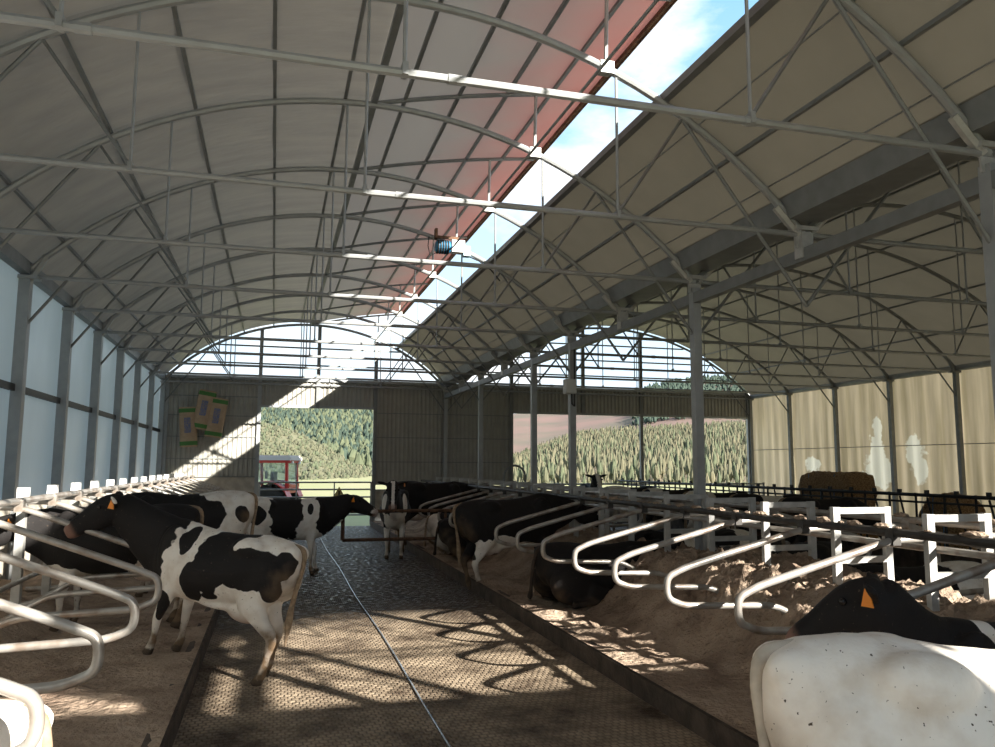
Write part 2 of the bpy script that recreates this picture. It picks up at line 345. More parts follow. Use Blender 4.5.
# ------------------------------------------------------------------ roofs
def arcpts(fn, x0, x1, n, y, dz=0): return [(x0+(x1-x0)*i/n, y, fn(x0+(x1-x0)*i/n)+dz) for i in range(n+1)]
def make_roof(label, xa, xb, fn, purl, hang, vx, knee, opened):
    root = tag(empty('ceiling', ((xa+xb)/2, YF, 0)), label, kind='structure')
    off = Vector(root.location)
    def put(o): o.parent = root; o.location = -off; return o
    # one frame
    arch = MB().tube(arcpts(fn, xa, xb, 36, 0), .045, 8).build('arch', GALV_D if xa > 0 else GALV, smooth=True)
    t = MB().tube([(xa, 0, ZE), (xb, 0, ZE)], .033, 8)
    for i in (.25, .5, .75): t.tube([(xa+(xb-xa)*i-.05, 0, ZE), (xa+(xb-xa)*i+.05, 0, ZE)], .039, 8)
    t.build('tie_rod', GALV, arch, True)
    for x in hang:
        h = MB().tube([(x, 0, fn(x)), (x, 0, ZE)], .016, 6); h.cbox((x, 0, ZE+.02), (.04, .09, .09)); h.build('hanger', GALV, arch)
    for sgn, vxx in ((1, vx[0]), (-1, vx[1])):
        zz = fn(vxx); xcol = xa if sgn > 0 else xb; hx = hang[0] if sgn > 0 else hang[-1]
        MB().tube([(vxx, 0, zz-.03), (hx, 0, ZE+.03)], .019, 6).build('brace', GALV_D, arch)
        MB().tube([(vxx, 0, zz-.03), (xcol, 0, knee)], .022, 6).build('brace', GALV_D, arch)
    arch.parent = root
    first = True
    for k in range(KF, KB+1):
        if first: arch.location = Vector((0, YK(k), 0))-off; first = False
        else: dup(arch, root, Vector((0, YK(k), 0))-off)
    # lengthwise purlins
    for x in purl:
        z = fn(x)+.06
        put(MB().bar((x, YF, z), (x, YB, z), .042).build('purlin', GALV_D))
    def sheet(x0, x1, f, mt, nm, dz=.1, sag=.03):
        b = MB(); n = 14
        rows = []
        for i in range(7):
            tt = i/6
            rows.append([(x0+(x1-x0)*j/n, S*tt, f(x0+(x1-x0)*j/n)+dz-sag*math.sin(math.pi*tt)*math.sin(math.pi*min(1, j/n*1.0))) for j in range(n+1)])
        b.grid(rows); o = b.build(nm, mt, None, True); o.parent = root
        for k in range(KF, KB):
            if k == KF: o.location = Vector((0, YK(k), 0))-off
            else: dup(o, root, Vector((0, YK(k), 0))-off)
    if opened:
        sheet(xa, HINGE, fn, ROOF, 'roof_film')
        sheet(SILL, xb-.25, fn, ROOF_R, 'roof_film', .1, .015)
        sheet(HINGE, 4.27, FLAP, FLAPM, 'vent_flap_film', .06, .0)
        for x in (1.55, 2.3, 3.0, 3.65): put(MB().bar((x, YF, FLAP(x)+.02), (x, YB, FLAP(x)+.02), .045).build('purlin', GALV_D))
        for x in (4.55, 5.42): put(MB().tube([(x, YF, fn(x)+.07), (x, YB, fn(x)+.07)], .009, 5).build('film_wire', GALV_D))
        put(MB().bar((HINGE, YF, 6.94), (HINGE, YB, 6.94), .08).build('hinge_rail', GALV_D))
        put(MB().bar((4.25, YF, FLAP(4.25)), (4.25, YB, FLAP(4.25)), .06).box((4.26, YF, FLAP(4.25)-.05), (4.275, YB, FLAP(4.25)+.05)).build('flap_edge_rail', RUST))
        put(MB().bar((SILL, YF, fn(SILL)+.08), (SILL, YB, fn(SILL)+.08), .09).build('sill_rail', GALV_D))
        rib = MB().tube(arcpts(FLAP, HINGE, 4.26, 14, 0), .03, 6).build('flap_rib', GALV_D, None, True); rib.parent = root
        rod = MB().tube([(3.4, 0, fn(3.4)+.02), (3.42, 0, FLAP(3.42)-.02)], .022, 6)
        rod.cbox((3.4, 0, fn(3.4)), (.16, .1, .14)); rod = rod.build('flap_push_rod', POSTW); rod.parent = root
        for k in range(KF, KB+1):
            if k == KF: rib.location = Vector((0, YK(k), 0))-off; rod.location = rib.location
            else: dup(rib, root, Vector((0, YK(k), 0))-off); dup(rod, root, Vector((0, YK(k), 0))-off)
        put(MB().tube([(3.28, YF, fn(3.3)-.12), (3.28, YB, fn(3.3)-.12)], .02, 6).build('drive_shaft', GALV))
    else:
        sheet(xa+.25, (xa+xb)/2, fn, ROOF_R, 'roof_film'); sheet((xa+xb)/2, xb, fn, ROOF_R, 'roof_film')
    return root
make_roof('arched grey roof film on steel frames with a raised red vent flap', XL, XC, ARL,
          (-3.1, -2.05, -1.1, -.15, .75, 5.0), (-1.37, .78, 3.52), (-2.17, 4.33), 3.95, True)
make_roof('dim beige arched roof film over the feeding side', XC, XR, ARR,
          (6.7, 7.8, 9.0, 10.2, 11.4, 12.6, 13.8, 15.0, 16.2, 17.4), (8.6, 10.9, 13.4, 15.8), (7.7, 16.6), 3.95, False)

# valley gutter, beam, node brackets
g = MB()
for (x0, z0, x1, z1) in ((5.58, 5.22, 5.66, 4.98), (5.66, 4.98, 6.10, 4.98), (6.10, 4.98, 6.18, 5.22)):
    g.add([(x0, YF, z0), (x1, YF, z1), (x1, YB, z1), (x0, YB, z0), (x0, YF, z0-.02), (x1, YF, z1-.02), (x1, YB, z1-.02), (x0, YB, z0-.02)],
          [(0, 1, 2, 3), (7, 6, 5, 4), (0, 4, 5, 1), (3, 2, 6, 7)])
tag(g.build('trim_4', GALV_D), 'dark steel valley gutter above the middle columns', kind='structure')
bm_ = MB().box((XC-.06, YF, 4.47), (XC+.06, YB, 4.62)).build('beam', GALV_D)
tag(bm_, 'long steel beam carried by the middle columns', kind='structure')
def bracket(parent):
    b = MB()
    b.cbox((0, 0, 4.86), (.3, .16, .05)); b.cbox((0, 0, 4.74), (.2, .02, .22))
    for s_ in (-1, 1):
        b.tube([(s_*.06, 0, 4.8), (s_*.2, 0, 4.93), (s_*.36, 0, 5.1)], .05, 6)
        b.tube([(s_*.1, -.06, 4.84), (s_*.1, .06, 4.84)], .035, 6)
    return b.build('bracket', POSTW, parent)
COLS = {-2: 1, 0: 1, 2: 1, 4: 1, 5: 1, 7: 1, 9: 1}
LAB = {-2: 'square steel column standing behind the viewpoint', 0: 'closest square steel column at the picture edge', 2: 'tall square steel column among the near loop dividers',
       4: 'square steel column carrying a grey junction box', 5: 'bare square steel column just beyond the junction box column',
       7: 'slim far column in front of the dark corrugated panel', 9: 'end column in the back wall below the valley gutter'}
for k in range(KF, KB+1):
    if k in COLS:
        c = tag(empty('steel_column', (XC, YK(k), 0)), LAB[k], kind='structure')
        MB().cbox((0, 0, 2.4), (.125, .125, 4.6)).build('shaft', GALV, c)
        MB().cbox((0, 0, .1), (.3, .3, .3)).build('base_plate', GALV_D, c)
        bracket(c)
    else:
        c = tag(empty('roof_bracket', (XC, YK(k), 0)), 'bright zinc bracket between columns, joining arches to the beam', kind='structure')
        MB().cbox((0, 0, 4.66), (.15, .15, .3)).build('stub', POSTW, c); bracket(c)

# ------------------------------------------------------------------ side walls
wl = tag(empty('wall_left', (XL, YF, 0)), 'pale translucent side wall on steel posts', kind='structure')
def wput(o, wroot): o.parent = wroot; o.location = Vector(o.location)-Vector(wroot.location); return o
wput(MB().box((XL-.15, YF, -.3), (XL+.1, YB, 1.5)).build('concrete_base', CONC), wl)
c0 = MB().box((XL-.02, -.08, .3), (XL+.13, .08, ZE)); c0.cbox((XL+.06, 0, ZE-.02), (.34, .22, .05)); c0.tube([(XL+.05, 0, ZE-.15), (XL+.3, 0, ZE+.32)], .05, 6)
post = c0.build('wall_post', GALV)
up_s = MB(); lo_s = MB()
def wavy(z0, z1, amp):
    return [[(XL-.03+amp*math.sin(j*1.9)*.5, S*j/12, z0+(z1-z0)*i/4) for j in range(13)] for i in range(5)]
ups = up_s.grid(wavy(3.2, 4.95, .012)).build('upper_sheet', WALLSHEET, None, True); los = lo_s.grid(wavy(1.45, 3.14, .008)).build('lower_sheet', WALLSHEET, None, True)
for k in range(KF, KB+1):
    for o in (post, ups, los):
        if k == KB and o is not post: continue
        if k == KF: o.location = (0, YK(k), 0); wput(o, wl)
        else:
            d = dup(o, wl); d.location = Vector((0, YK(k), 0))-Vector(wl.location)
wput(MB().box((XL-.01, YF, 3.12), (XL+.04, YB, 3.22)).build('middle_rail', BLACKP), wl)
wput(MB().box((XL-.01, YF, ZE+.02), (XL+.12, YB, ZE+.2)).build('eave_rail', GALV_D), wl)

wr = tag(empty('wall_right', (XR, YF, 0)), 'beige woven curtain wall on steel posts', kind='structure')
c1 = MB().box((XR-.14, -.06, 0), (XR-.02, .06, ZE)); c1.tube([(XR-.05, 0, ZE-.15), (XR-.3, 0, ZE+.3)], .05, 6); c1.cbox((XR-.1, 0, ZE-.03), (.3, .2, .05))
post = c1.build('wall_post', GALV_D)
for k in range(KF, KB+1):
    if k == KF: post.location = (0, YK(k), 0); wput(post, wr)
    else: d = dup(post, wr); d.location = Vector((0, YK(k), 0))-Vector(wr.location)
for k in range(KF, KB):   # curtain bays, each with its own folds
    rows = []
    for i in range(9):
        t_ = i/8; z = .5+4.35*t_
        rows.append([(XR+.02+.035*math.sin(j*1.3+k*2)*(.3+.7*(1-t_))+.02*noise.noise(Vector((j*.6, k*5, t_*3))), YK(k)+S*j/24, z) for j in range(25)])
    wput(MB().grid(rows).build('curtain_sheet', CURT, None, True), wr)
wput(MB().box((XR, YF, -.3), (XR+.15, YB, .6)).build('concrete_base', CONC), wr)
wput(MB().tube([(XR-.02, YF, 2.75), (XR-.02, YB, 2.75)], .012, 5).build('curtain_cable', GALV_D), wr)
wput(MB().tube([(XR-.03, YF, ZE+.08), (XR-.03, YB, ZE+.08)], .09, 8).build('eave_rail', GALV, None, True), wr)

# ------------------------------------------------------------------ end walls
def corr(b, x0, x1, z0, z1, y, pitch=.15, dep=.03):
    xs = []; x = x0; i = 0
    prof = ((0, 0), (.06, 0), (.085, 1), (.125, 1))
    while x < x1:
        for dx, s_ in prof:
            if x+dx < x1: xs.append((x+dx, y-dep*s_))
        x += pitch
    xs.append((x1, y))
    b.grid([[(a, c, z0) for a, c in xs], [(a, c, z1) for a, c in xs]])
    return b
def gable_posts(wroot, y, xs, fn, z0):
    for x in xs:
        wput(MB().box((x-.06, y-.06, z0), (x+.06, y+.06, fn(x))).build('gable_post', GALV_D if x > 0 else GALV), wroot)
wb = tag(empty('wall_back', (XC, YB, 0)), 'far end wall of grey corrugated panels with open gables and doorways', kind='structure')
yb = YB+.12
wput(MB().box((XL, yb, -.3), (-.58, yb+.2, 1.68)).build('concrete_base', CONC), wb)
for z0, z1 in ((1.68, 2.28), (2.28, 3.0), (3.0, 3.7), (3.7, 4.35), (4.35, 4.95)):      # stacked panels of the left bay
    wput(corr(MB(), XL+.1, -.58, z0+.015, z1, yb).build('corrugated_panel', CORR), wb)
    wput(MB().box((XL+.1, yb-.045, z0-.012), (-.58, yb+.01, z0+.015)).build('panel_joint_rail', GALV_D), wb)
wput(corr(MB(), -.58, 3.38, 4.07, 4.95, yb).build('corrugated_panel', CORR), wb)
for x0, x1 in ((3.38, XC), (XC, 8.37)):
    for z0, z1 in ((1.42, 2.2), (2.2, 3.05), (3.05, 3.9), (3.9, 4.93)):
        wput(corr(MB(), x0, x1, z0+.015, z1, yb).build('corrugated_panel', CORR), wb)
        wput(MB().box((x0, yb-.045, z0-.012), (x1, yb+.01, z0+.015)).build('panel_joint_rail', GALV_D), wb)
wput(MB().box((3.38, yb, -.3), (8.37, yb+.2, 1.25)).build('concrete_base', CONC), wb)
for x0, x1 in ((8.37, 11.7), (11.7, 15.1), (15.1, XR)):
    wput(corr(MB(), x0, x1, 4.07, 4.93, yb).build('corrugated_panel', CORR), wb)
wput(MB().box((XL, yb-.1, 4.93), (XR, yb+.04, 5.03)).build('gable_beam', GALV), wb)
wput(MB().box((-.58, yb-.07, 4.02), (3.38, yb+.03, 4.1)).box((8.37, yb-.07, 4.0), (XR, yb+.03, 4.08)).build('door_header', GALV), wb)
wput(MB().box((8.37, yb, -.3), (XR, yb+.15, .9)).build('concrete_base', CONC_D), wb)
gable_posts(wb, yb-.02, (-.52, 3.38), ARL, 0); gable_posts(wb, yb-.02, (1.4,), ARL, 4.05)
gable_posts(wb, yb-.02, (8.37, 13.6), ARR, 0); gable_posts(wb, yb-.02, (11.2,), ARR, 4.05)
wput(MB().box((XR-.2, yb-.1, 0), (XR-.08, yb+.02, ZE)).build('corner_post', GALV), wb)
wput(MB().box((XL+.12, yb-.1, 0), (XL+.24, yb+.02, ZE)).build('corner_post', GALV), wb)
def girt(wroot, y, fn, x0, x1, z):
    a = x0
    while fn(a) < z: a += .05
    b = x1
    while fn(b) < z: b -= .05
    wput(MB().bar((a, y, z), (b, y, z), .05).build('gable_girt', GALV_D), wroot)
for z in (5.5, 6.1): girt(wb, yb, ARL, XL, XC, z)
for z in (5.5, 6.1, 6.7): girt(wb, yb, ARR, XC, XR, z)
wf = tag(empty('unseen_wall_front', (XC, YF, 0)), 'unseen near end wall behind the viewpoint, openings shaped to place the sun patches', kind='structure')
yf = YF-.1
for x0, x1, z0, z1 in ((XL, -.5, -.3, 5.05), (-.5, 4.1, 4.75, 5.05), (4.1, XC, -.3, 5.05), (XC, 8.6, -.3, .9), (XC, 8.6, 4.05, 5.1), (8.6, XR, -.3, 5.1)):  # guessed panel layout, openings sized to steer sunlight onto alley, beds and cows
    wput(corr(MB(), x0, x1, z0, z1, yf).build('corrugated_panel', CORR), wf)  # panels of the unseen front wall
xs = [12.5+(XR-12.5)*i/30 for i in range(31)]      # unseen half-gable panel, added to keep sun off the facing row
wput(MB().grid([[(x, yf, 5.1) for x in xs], [(x, yf, max(5.1, ARR(x)+.05)) for x in xs]]).build('gable_sun_blocker', CORR), wf)
wput(MB().box((XL, yf-.1, 5.0), (XC, yf+.04, 5.08)).box((XC, yf-.1, 5.02), (XR, yf+.04, 5.12)).build('gable_beam', GALV), wf)  # beams of the unseen front wall
gable_posts(wf, yf, (-.52, 4.15), ARL, -.3); gable_posts(wf, yf, (8.6, 12.5), ARR, 5)
girt(wf, yf, ARR, XC, 12.5, 6.0)

# ------------------------------------------------------------------ stall dividers
def divider_mesh(s, top):
    """loop divider in local x (0 at the loop end, growing towards the head rail), s = +1 / -1"""
    P = [(2.0, .52), (1.62, .52), (1.12, .80), (.16, .835), (0, .90), (-.02, 1.0), (0, 1.10), (.17, 1.175), (1.45, top), (1.85, top+.01)]
    pts = bend([(s*x, 0, z) for x, z in P], .13, 5)
    return MB().tube(pts, .031, 10)
def ladder(name, parent, xs, y, z0, top=1.71):
    l = parent
YR = [5.5+1.15*k for k in range(-5, 19)]
YLf = [3.93+1.25*k for k in range(-2, 19)]
def ordinal(n): return ['nearest', 'second', 'third', 'fourth', 'fifth', 'sixth', 'seventh', 'eighth', 'ninth', 'tenth', 'eleventh', 'twelfth', 'thirteenth', 'fourteenth', 'fifteenth', 'sixteenth', 'seventeenth', 'eighteenth', 'nineteenth', 'twentieth', 'twenty-first', 'twenty-second', 'twenty-third', 'twenty-fourth'][n]
proto = None
def place_divider(x, y, sgn, lab, grp, top=1.5, pm={}):
    if (sgn, top) not in pm:
        d = empty('loop_divider'); pm[(sgn, top)] = d
        divider_mesh(sgn, top).build('loop_tube', PIPE, d, True)
        zc = top+.02; cl = MB().cbox((sgn*1.46, 0, zc), (.08, .09, .12)); cl.tube([(sgn*1.46, -.055, zc+.05), (sgn*1.46, .055, zc+.05)], .028, 6); cl.build('rail_clamp', DARKRAIL if sgn > 0 else PIPE, d)
        o = d
    else: o = dup(pm[(sgn, top)])
    o.location = (x, y, 0); tag(o, lab, 'stall divider', grp); return o
seen = 0
for y in YR:
    if y < 2.5: continue
    n = seen; seen += 1
    place_divider(3.5, y, 1, ('galvanised loop stall divider on the sand-heap side, %s one from the white cow' % ordinal(n)), 'loop dividers on the sand-heap side')
n = 0
for y in YLf:
    if y < 3: continue
    place_divider(-.95, y, -1, ('galvanised loop stall divider by the pale wall, %s from the viewer' % ordinal(n)), 'loop dividers by the pale wall', 1.66); n += 1
n = 0
for y in YR:
    if y < 4: continue
    place_divider(7.75, y+.1, -1, 'loop stall divider of the facing row beyond the ladder frames, %s from the viewer' % ordinal(n), 'loop dividers of the facing row'); n += 1
# ladder frames that carry the two facing rows
lf = None; n = 0
for y in YR:
    if y < 3: continue
    if lf is None:
        lf = empty('ladder_frame')
        for x in (-.3, .3): MB().cbox((x, 0, .95), (.075, .055, 1.52)).build('upright', POSTW, lf)
        for z in (1.675, 1.2): MB().cbox((0, 0, z), (.53, .05, .06)).build('crossbar', POSTW, lf)
        o = lf
    else: o = dup(lf)
    o.location = (5.6, y-.03, 0)
    tag(o, 'white zinc ladder frame in the sand heap, %s from the viewer' % ordinal(n), 'frame', 'ladder frames between the facing stalls'); n += 1
# posts by the left wall
pp = None; n = 0
for y in YLf:
    if y < 3: continue
    if pp is None:
        pp = empty('stall_post'); MB().cbox((0, 0, .97), (.09, .09, 1.55)).build('upright', POSTW, pp); MB().cbox((0, 0, 1.76), (.11, .11, .13)).build('cap', WHITE, pp); o = pp
    else: o = dup(pp)
    o.location = (-2.72, y, 0)
    tag(o, 'white capped stall post in front of the pale wall, %s from the viewer' % ordinal(n), 'post', 'stall posts by the pale wall'); n += 1
def rail(x, z, r, mt, lab, y0=2.6, y1=YB-.5, wob=0):
    b = MB().tube([(x, y0+(y1-y0)*i/24, z+wob*noise.noise(Vector((i*.7, x, 0)))) for i in range(25)], r, 8)
    return tag(b.build('neck_rail', mt, None, True), lab, 'rail')
rail(4.96, 1.565, .036, DARKRAIL, 'dark neck rail caked with sand over the loop dividers', wob=.012)
rail(6.28, 1.565, .034, PIPE, 'galvanised neck rail of the facing stall row', wob=.01)
rail(-2.42, 1.725, .034, PIPE, 'neck rail of the stalls by the pale wall', y0=3)
rail(-2.66, .8, .03, PIPE, 'low head rail behind the stalls by the pale wall', y0=3)
rail(5.36, 1.42, .03, PIPE, 'upper lengthwise pipe bolted to the ladder frames')
rail(5.84, 1.45, .03, DARKRAIL, 'dark lengthwise pipe on the far side of the ladder frames')
# sand clods lying on the rails and clamps
n = 0
clod = []
for q in range(3):
    bm = bmesh.new(); bmesh.ops.create_icosphere(bm, subdivisions=2, radius=.05)
    for v in bm.verts:
        d = 1+.45*noise.noise(v.co*28+Vector((q*7, 0, 0))); v.co *= d; v.co.x *= 1.2; v.co.y *= 1.7; v.co.z *= .75
    me = bpy.data.meshes.new('sand_clod'); bm.to_mesh(me); bm.free(); me.materials.append(SAND); clod.append(me)
WHERE = ['on the dark neck rail', 'on the facing rail']
for rr, (x, z, dens) in enumerate(((4.96, 1.6, .2), (6.28, 1.6, .3))):
    y = 4.2; k = 0
    while y < 12:
        o = bpy.data.objects.new('sand_clod', random.choice(clod)); COL.objects.link(o)
        s_ = random.uniform(.3, .95); o.scale = (s_, s_*random.uniform(.8, 1.6), s_*random.uniform(.6, 1.2)); o.location = (x, y, z+.012*s_)
        o.rotation_euler = (0, 0, random.uniform(-.3, .3))
        tag(o, 'crumbly sand clod stuck %s' % WHERE[rr], 'clod', 'sand clods '+WHERE[rr]); k += 1
        y += dens*random.uniform(.4, 2.0)

# ------------------------------------------------------------------ feed barrier
fb = tag(empty('feed_barrier', (12.3, YF+2, 0)), 'black self-locking feed barrier in front of the straw bales', 'barrier')
y0, y1 = YF+2, YB-.6
def fput(o): o.location = Vector(o.location)-Vector(fb.location); o.parent = fb; return o
for z, r in ((1.56, .035), (1.42, .022), (.55, .035)): fput(MB().tube([(12.3, y0, z), (12.3, y1, z)], r, 8).build('barrier_rail', BLACKM, None, True))
fput(MB().box((12.22, y0, 0), (12.42, y1, .5)).build('trough_kerb', CONC_D))
u0 = MB().tube([(12.3, 0, .5), (12.3, 0, 1.6)], .026, 6).build('upright', BLACKM)
d0 = MB().tube([(12.3, .16, .55), (12.3, .42, 1.52)], .022, 6).cbox((12.3, .42, 1.62), (.05, .08, .08)).build('locking_bar', BLACKM)
y = y0; first = True
while y < y1-.7:
    for o in (u0, d0):
        if first: o.location = (0, y, 0); fput(o)
        else: c = dup(o, fb); c.location = Vector((0, y, 0))-Vector(fb.location)
    first = False; y += .7

# ------------------------------------------------------------------ gates
def tube_gate(name, lab, x0, x1, y, zs, mt, r, mids, cat='gate', z0=None):
    g = tag(empty(name, (x0, y, 0)), lab, cat)
    for z in zs: MB().tube([(0, 0, z), (x1-x0, 0, z)], r, 8).build('rail', mt, g, True)
    for x in (0, x1-x0): MB().tube([(x, 0, (z0 if z0 is not None else zs[0])-.0), (x, 0, zs[-1]+.02)], r*1.15, 8).build('stile', mt, g, True)
    for x in mids: MB().tube([(x, 0, zs[0]), (x, 0, zs[-1])], r*.8, 6).build('upright', mt, g, True)
    return g
tube_gate('field_gate', 'galvanised tubular gate closing the doorway to the field', -.42, 3.28, YB-.05, (.4, .72, 1.0, 1.26, 1.5), GALV, .028, (1.2, 2.45), z0=.05)
sg = tag(empty('warning_sign', (2.19, YB-.12, 1.14)), 'small yellow triangular warning sign on the tubular gate', 'sign')
MB().add([(-.22, 0, -.17), (.22, 0, -.17), (0, 0, .22), (-.22, -.02, -.17), (.22, -.02, -.17), (0, -.02, .22)], [(0, 1, 2), (5, 4, 3), (0, 3, 4, 1), (1, 4, 5, 2), (2, 5, 3, 0)]).build('plate', mat('faded_yellow_plate', (.62, .52, .22), .6), sg)
MB().box((-.025, -.03, -.06), (.025, -.02, .08)).box((-.025, -.03, -.12), (.025, -.02, -.08)).build('symbol', BLACKP, sg)
gg = tube_gate('alley_gate', 'rusty two-rail swing gate across the alley below the cow with a white blaze', 1.42, 3.72, 16.7, (.56, 1.14), RUST, .035, (2.15,), z0=.56)
MB().tube([(2.42, 0, .2), (2.42, 0, 1.25)], .045, 8).build('hinge_post', RUST, gg, True)
tag(MB().tube([(8.6, YB-1.2, 1.45), (XR-.4, YB-1.2, 1.45)], .03, 8).tube([(8.6, YB-1.2, 1.0), (XR-.4, YB-1.2, 1.0)], .03, 8).tube([(8.6, YB-1.2, 0), (8.6, YB-1.2, 1.5)], .04, 8).tube([(13.5, YB-1.2, 0), (13.5, YB-1.2, 1.5)], .04, 8).tube([(XR-.4, YB-1.2, 0), (XR-.4, YB-1.2, 1.5)], .04, 8).build('end_fence', GALV_D, None, True), 'low pipe fence below the wide far opening', 'fence')
tag(MB().tube([(7.0, 24, .2), (7.0, 24, 1.75)]+[(7.0+.35*(1-math.cos(a)), 24, 1.75+.35*math.sin(a)) for a in [math.pi*i/8 for i in range(9)]]+[(7.7, 24, 1.75), (7.7, 24, .2)], .035, 8).build('hoop_rail', GALV_D, None, True), 'grey hoop-shaped pipe rail near the far opening', 'rail')

# scraper rope in the alley
tag(MB().tube([(1.36+.015*math.sin(i*.9), 1+i, .008) for i in range(27)], .009, 8).build('scraper_rope', mat('wet_steel_rope', (.55, .60, .66), .25, .6), None, True), 'pale wet scraper rope lying along the alley floor', 'rope')

# ------------------------------------------------------------------ vent motor, junction box
vm = tag(empty('vent_motor', (3.3, YK(4)-.12, 6.42)), 'blue and white vent gear motor hanging under the red roof flap', 'motor')
MB().lathe([(.001, -.3), (.1, -.3), (.13, -.26), (.13, -.02), (.1, 0), (.001, 0)], (-.05, 0, 0), 'X', 16).build('motor_body', BLUE, vm, True)
b = MB()
for i in range(5): b.lathe([(.14, 0), (.145, .015), (.14, .03)], (-.32+i*.05, 0, 0), 'X', 16)
b.build('cooling_fins', BLACKP, vm)
MB().cbox((.1, 0, .02), (.26, .2, .24)).build('gearbox', WHITE, vm)
MB().cbox((.28, 0, -.06), (.14, .16, .2)).build('limit_switch_box', mat('pale_blue_plastic', (.45, .68, .75), .4), vm)
MB().cbox((-.12, 0, .2), (.5, .05, .05)).cbox((-.34, 0, .26), (.05, .12, .2)).build('mount_bar', RUST, vm)
MB().tube([(.3, 0, -.14), (.55, .02, -.22), (.8, .03, -.38), (1.0, .04, -.6)], .014, 6).build('cable', BLACKP, vm)
MB().tube([(-.3, 0, -.1), (-.45, 0, -.2), (-.5, .0, 0), (-.48, 0, .2)], .01, 6).build('cable_loop', BLACKP, vm)
jb = tag(empty('junction_box', (XC-.12, YK(4)-.18, 3.6)), 'grey electrical box fixed to a middle column', 'electrical box')
MB().cbox((0, 0, .1), (.22, .18, .3)).build('box', mat('light_grey_plastic', (.5, .5, .48), .5), jb)
MB().cbox((0, -.1, .1), (.2, .02, .27)).build('lid', mat('light_grey_lid', (.56, .56, .54), .5), jb)
MB().tube([(.04, 0, -.04), (.05, 0, -.25), (.1, .0, -.3), (.11, .0, .3), (.11, .0, .9)], .018, 6).build('cable', BLACKP, jb)

# ------------------------------------------------------------------ paper sacks on the back wall
def sack(x, z, ang, lab):
    s = tag(empty('paper_sack', (x, YB-.1, z)), lab, 'sack', 'paper sacks hung on the back wall'); s.rotation_euler = (0, R(ang), 0)
    def pil(z0, z1, wd, th, nm, mt, off=0):
        rows = []
        for i in range(9):
            zz = z0+(z1-z0)*i/8
            row = []
            for j in range(13):
                a = 2*math.pi*j/12; q = .75+.25*math.sin(math.pi*min(1, max(0, (zz+.62)/1.24)))
                row.append(((wd/2)*math.copysign(abs(math.cos(a))**.6, math.cos(a)), -th*q*.5*math.copysign(abs(math.sin(a))**.8, math.sin(a))+off, zz))
            rows.append(row)
        b = MB().grid(rows); k = len(rows[0]); b.f.append(tuple(range(k-1))); b.mi.append(0); b.f.append(tuple(8*k+j for j in range(k-1))); b.mi.append(0)
        return b.build(nm, mt, s, True)
    pil(-.65, .65, .54, .34, 'sack_body', KRAFT)
    pil(-.6, -.47, .55, .35, 'print_band', GREENP); pil(.47, .6, .55, .35, 'print_band', GREENP)
    MB().grid([[(-.1+.2*i/3, -.178, -.2+.5*j/3) for i in range(4)] for j in range(4)]).build('print_block', BLUEP, s)
sack(-2.72, 3.3, -4, 'lower brown paper sack with green bands hanging apart from the pair')
sack(-2.26, 3.87, 10, 'upper brown paper sack with green bands on the corrugated wall')
sack(-1.86, 3.62, 8, 'brown green-banded paper sack closest to the doorway')

# ------------------------------------------------------------------ straw bales
def bale(loc, d, lab, rnd):
    bm = bmesh.new(); bmesh.ops.create_cube(bm, size=1); bmesh.ops.subdivide_edges(bm, edges=bm.edges, cuts=14, use_grid_fill=True)
    for v in bm.verts:
        p = v.co*2; l = (abs(p.x)**rnd+abs(p.y)**rnd+abs(p.z)**rnd)**(1/rnd); q = p/max(l, .01)*max(abs(p.x), abs(p.y), abs(p.z))/2
        v.co = Vector((q.x*d[0], q.y*d[1], q.z*d[2]))
        v.co += v.co.normalized()*(.06*noise.noise(v.co*3+Vector(loc))+.05*noise.noise(v.co*11))
        v.co.z += d[2]/2
    me = bpy.data.meshes.new('straw'); bm.to_mesh(me); bm.free(); me.materials.append(STRAW)
    e_ = tag(empty('straw_bale', loc), lab, 'bale'); o = bpy.data.objects.new('straw', me); COL.objects.link(o); o.parent = e_
    for k in (-.25, 0, .25):
        yy = k*d[1]
        MB().tube([(d[0]/2, yy, .1), (d[0]/2+.03, yy, d[2]*.5), (d[0]/2-.03, yy, d[2]*.97), (-d[0]/2+.03, yy, d[2]*.97), (-d[0]/2-.03, yy, d[2]*.5), (-d[0]/2, yy, .1)], .008, 5).build('twine', BLUE, e_)
bale((13.75, 17.1, .06), (.9, 1.95, 1.9), 'big rectangular brown straw bale behind the feed barrier', 9)
bale((13.8, 13.6, .03), (1.0, 1.15, 1.5), 'small rounded brown straw bale behind the feed barrier', 3.2)

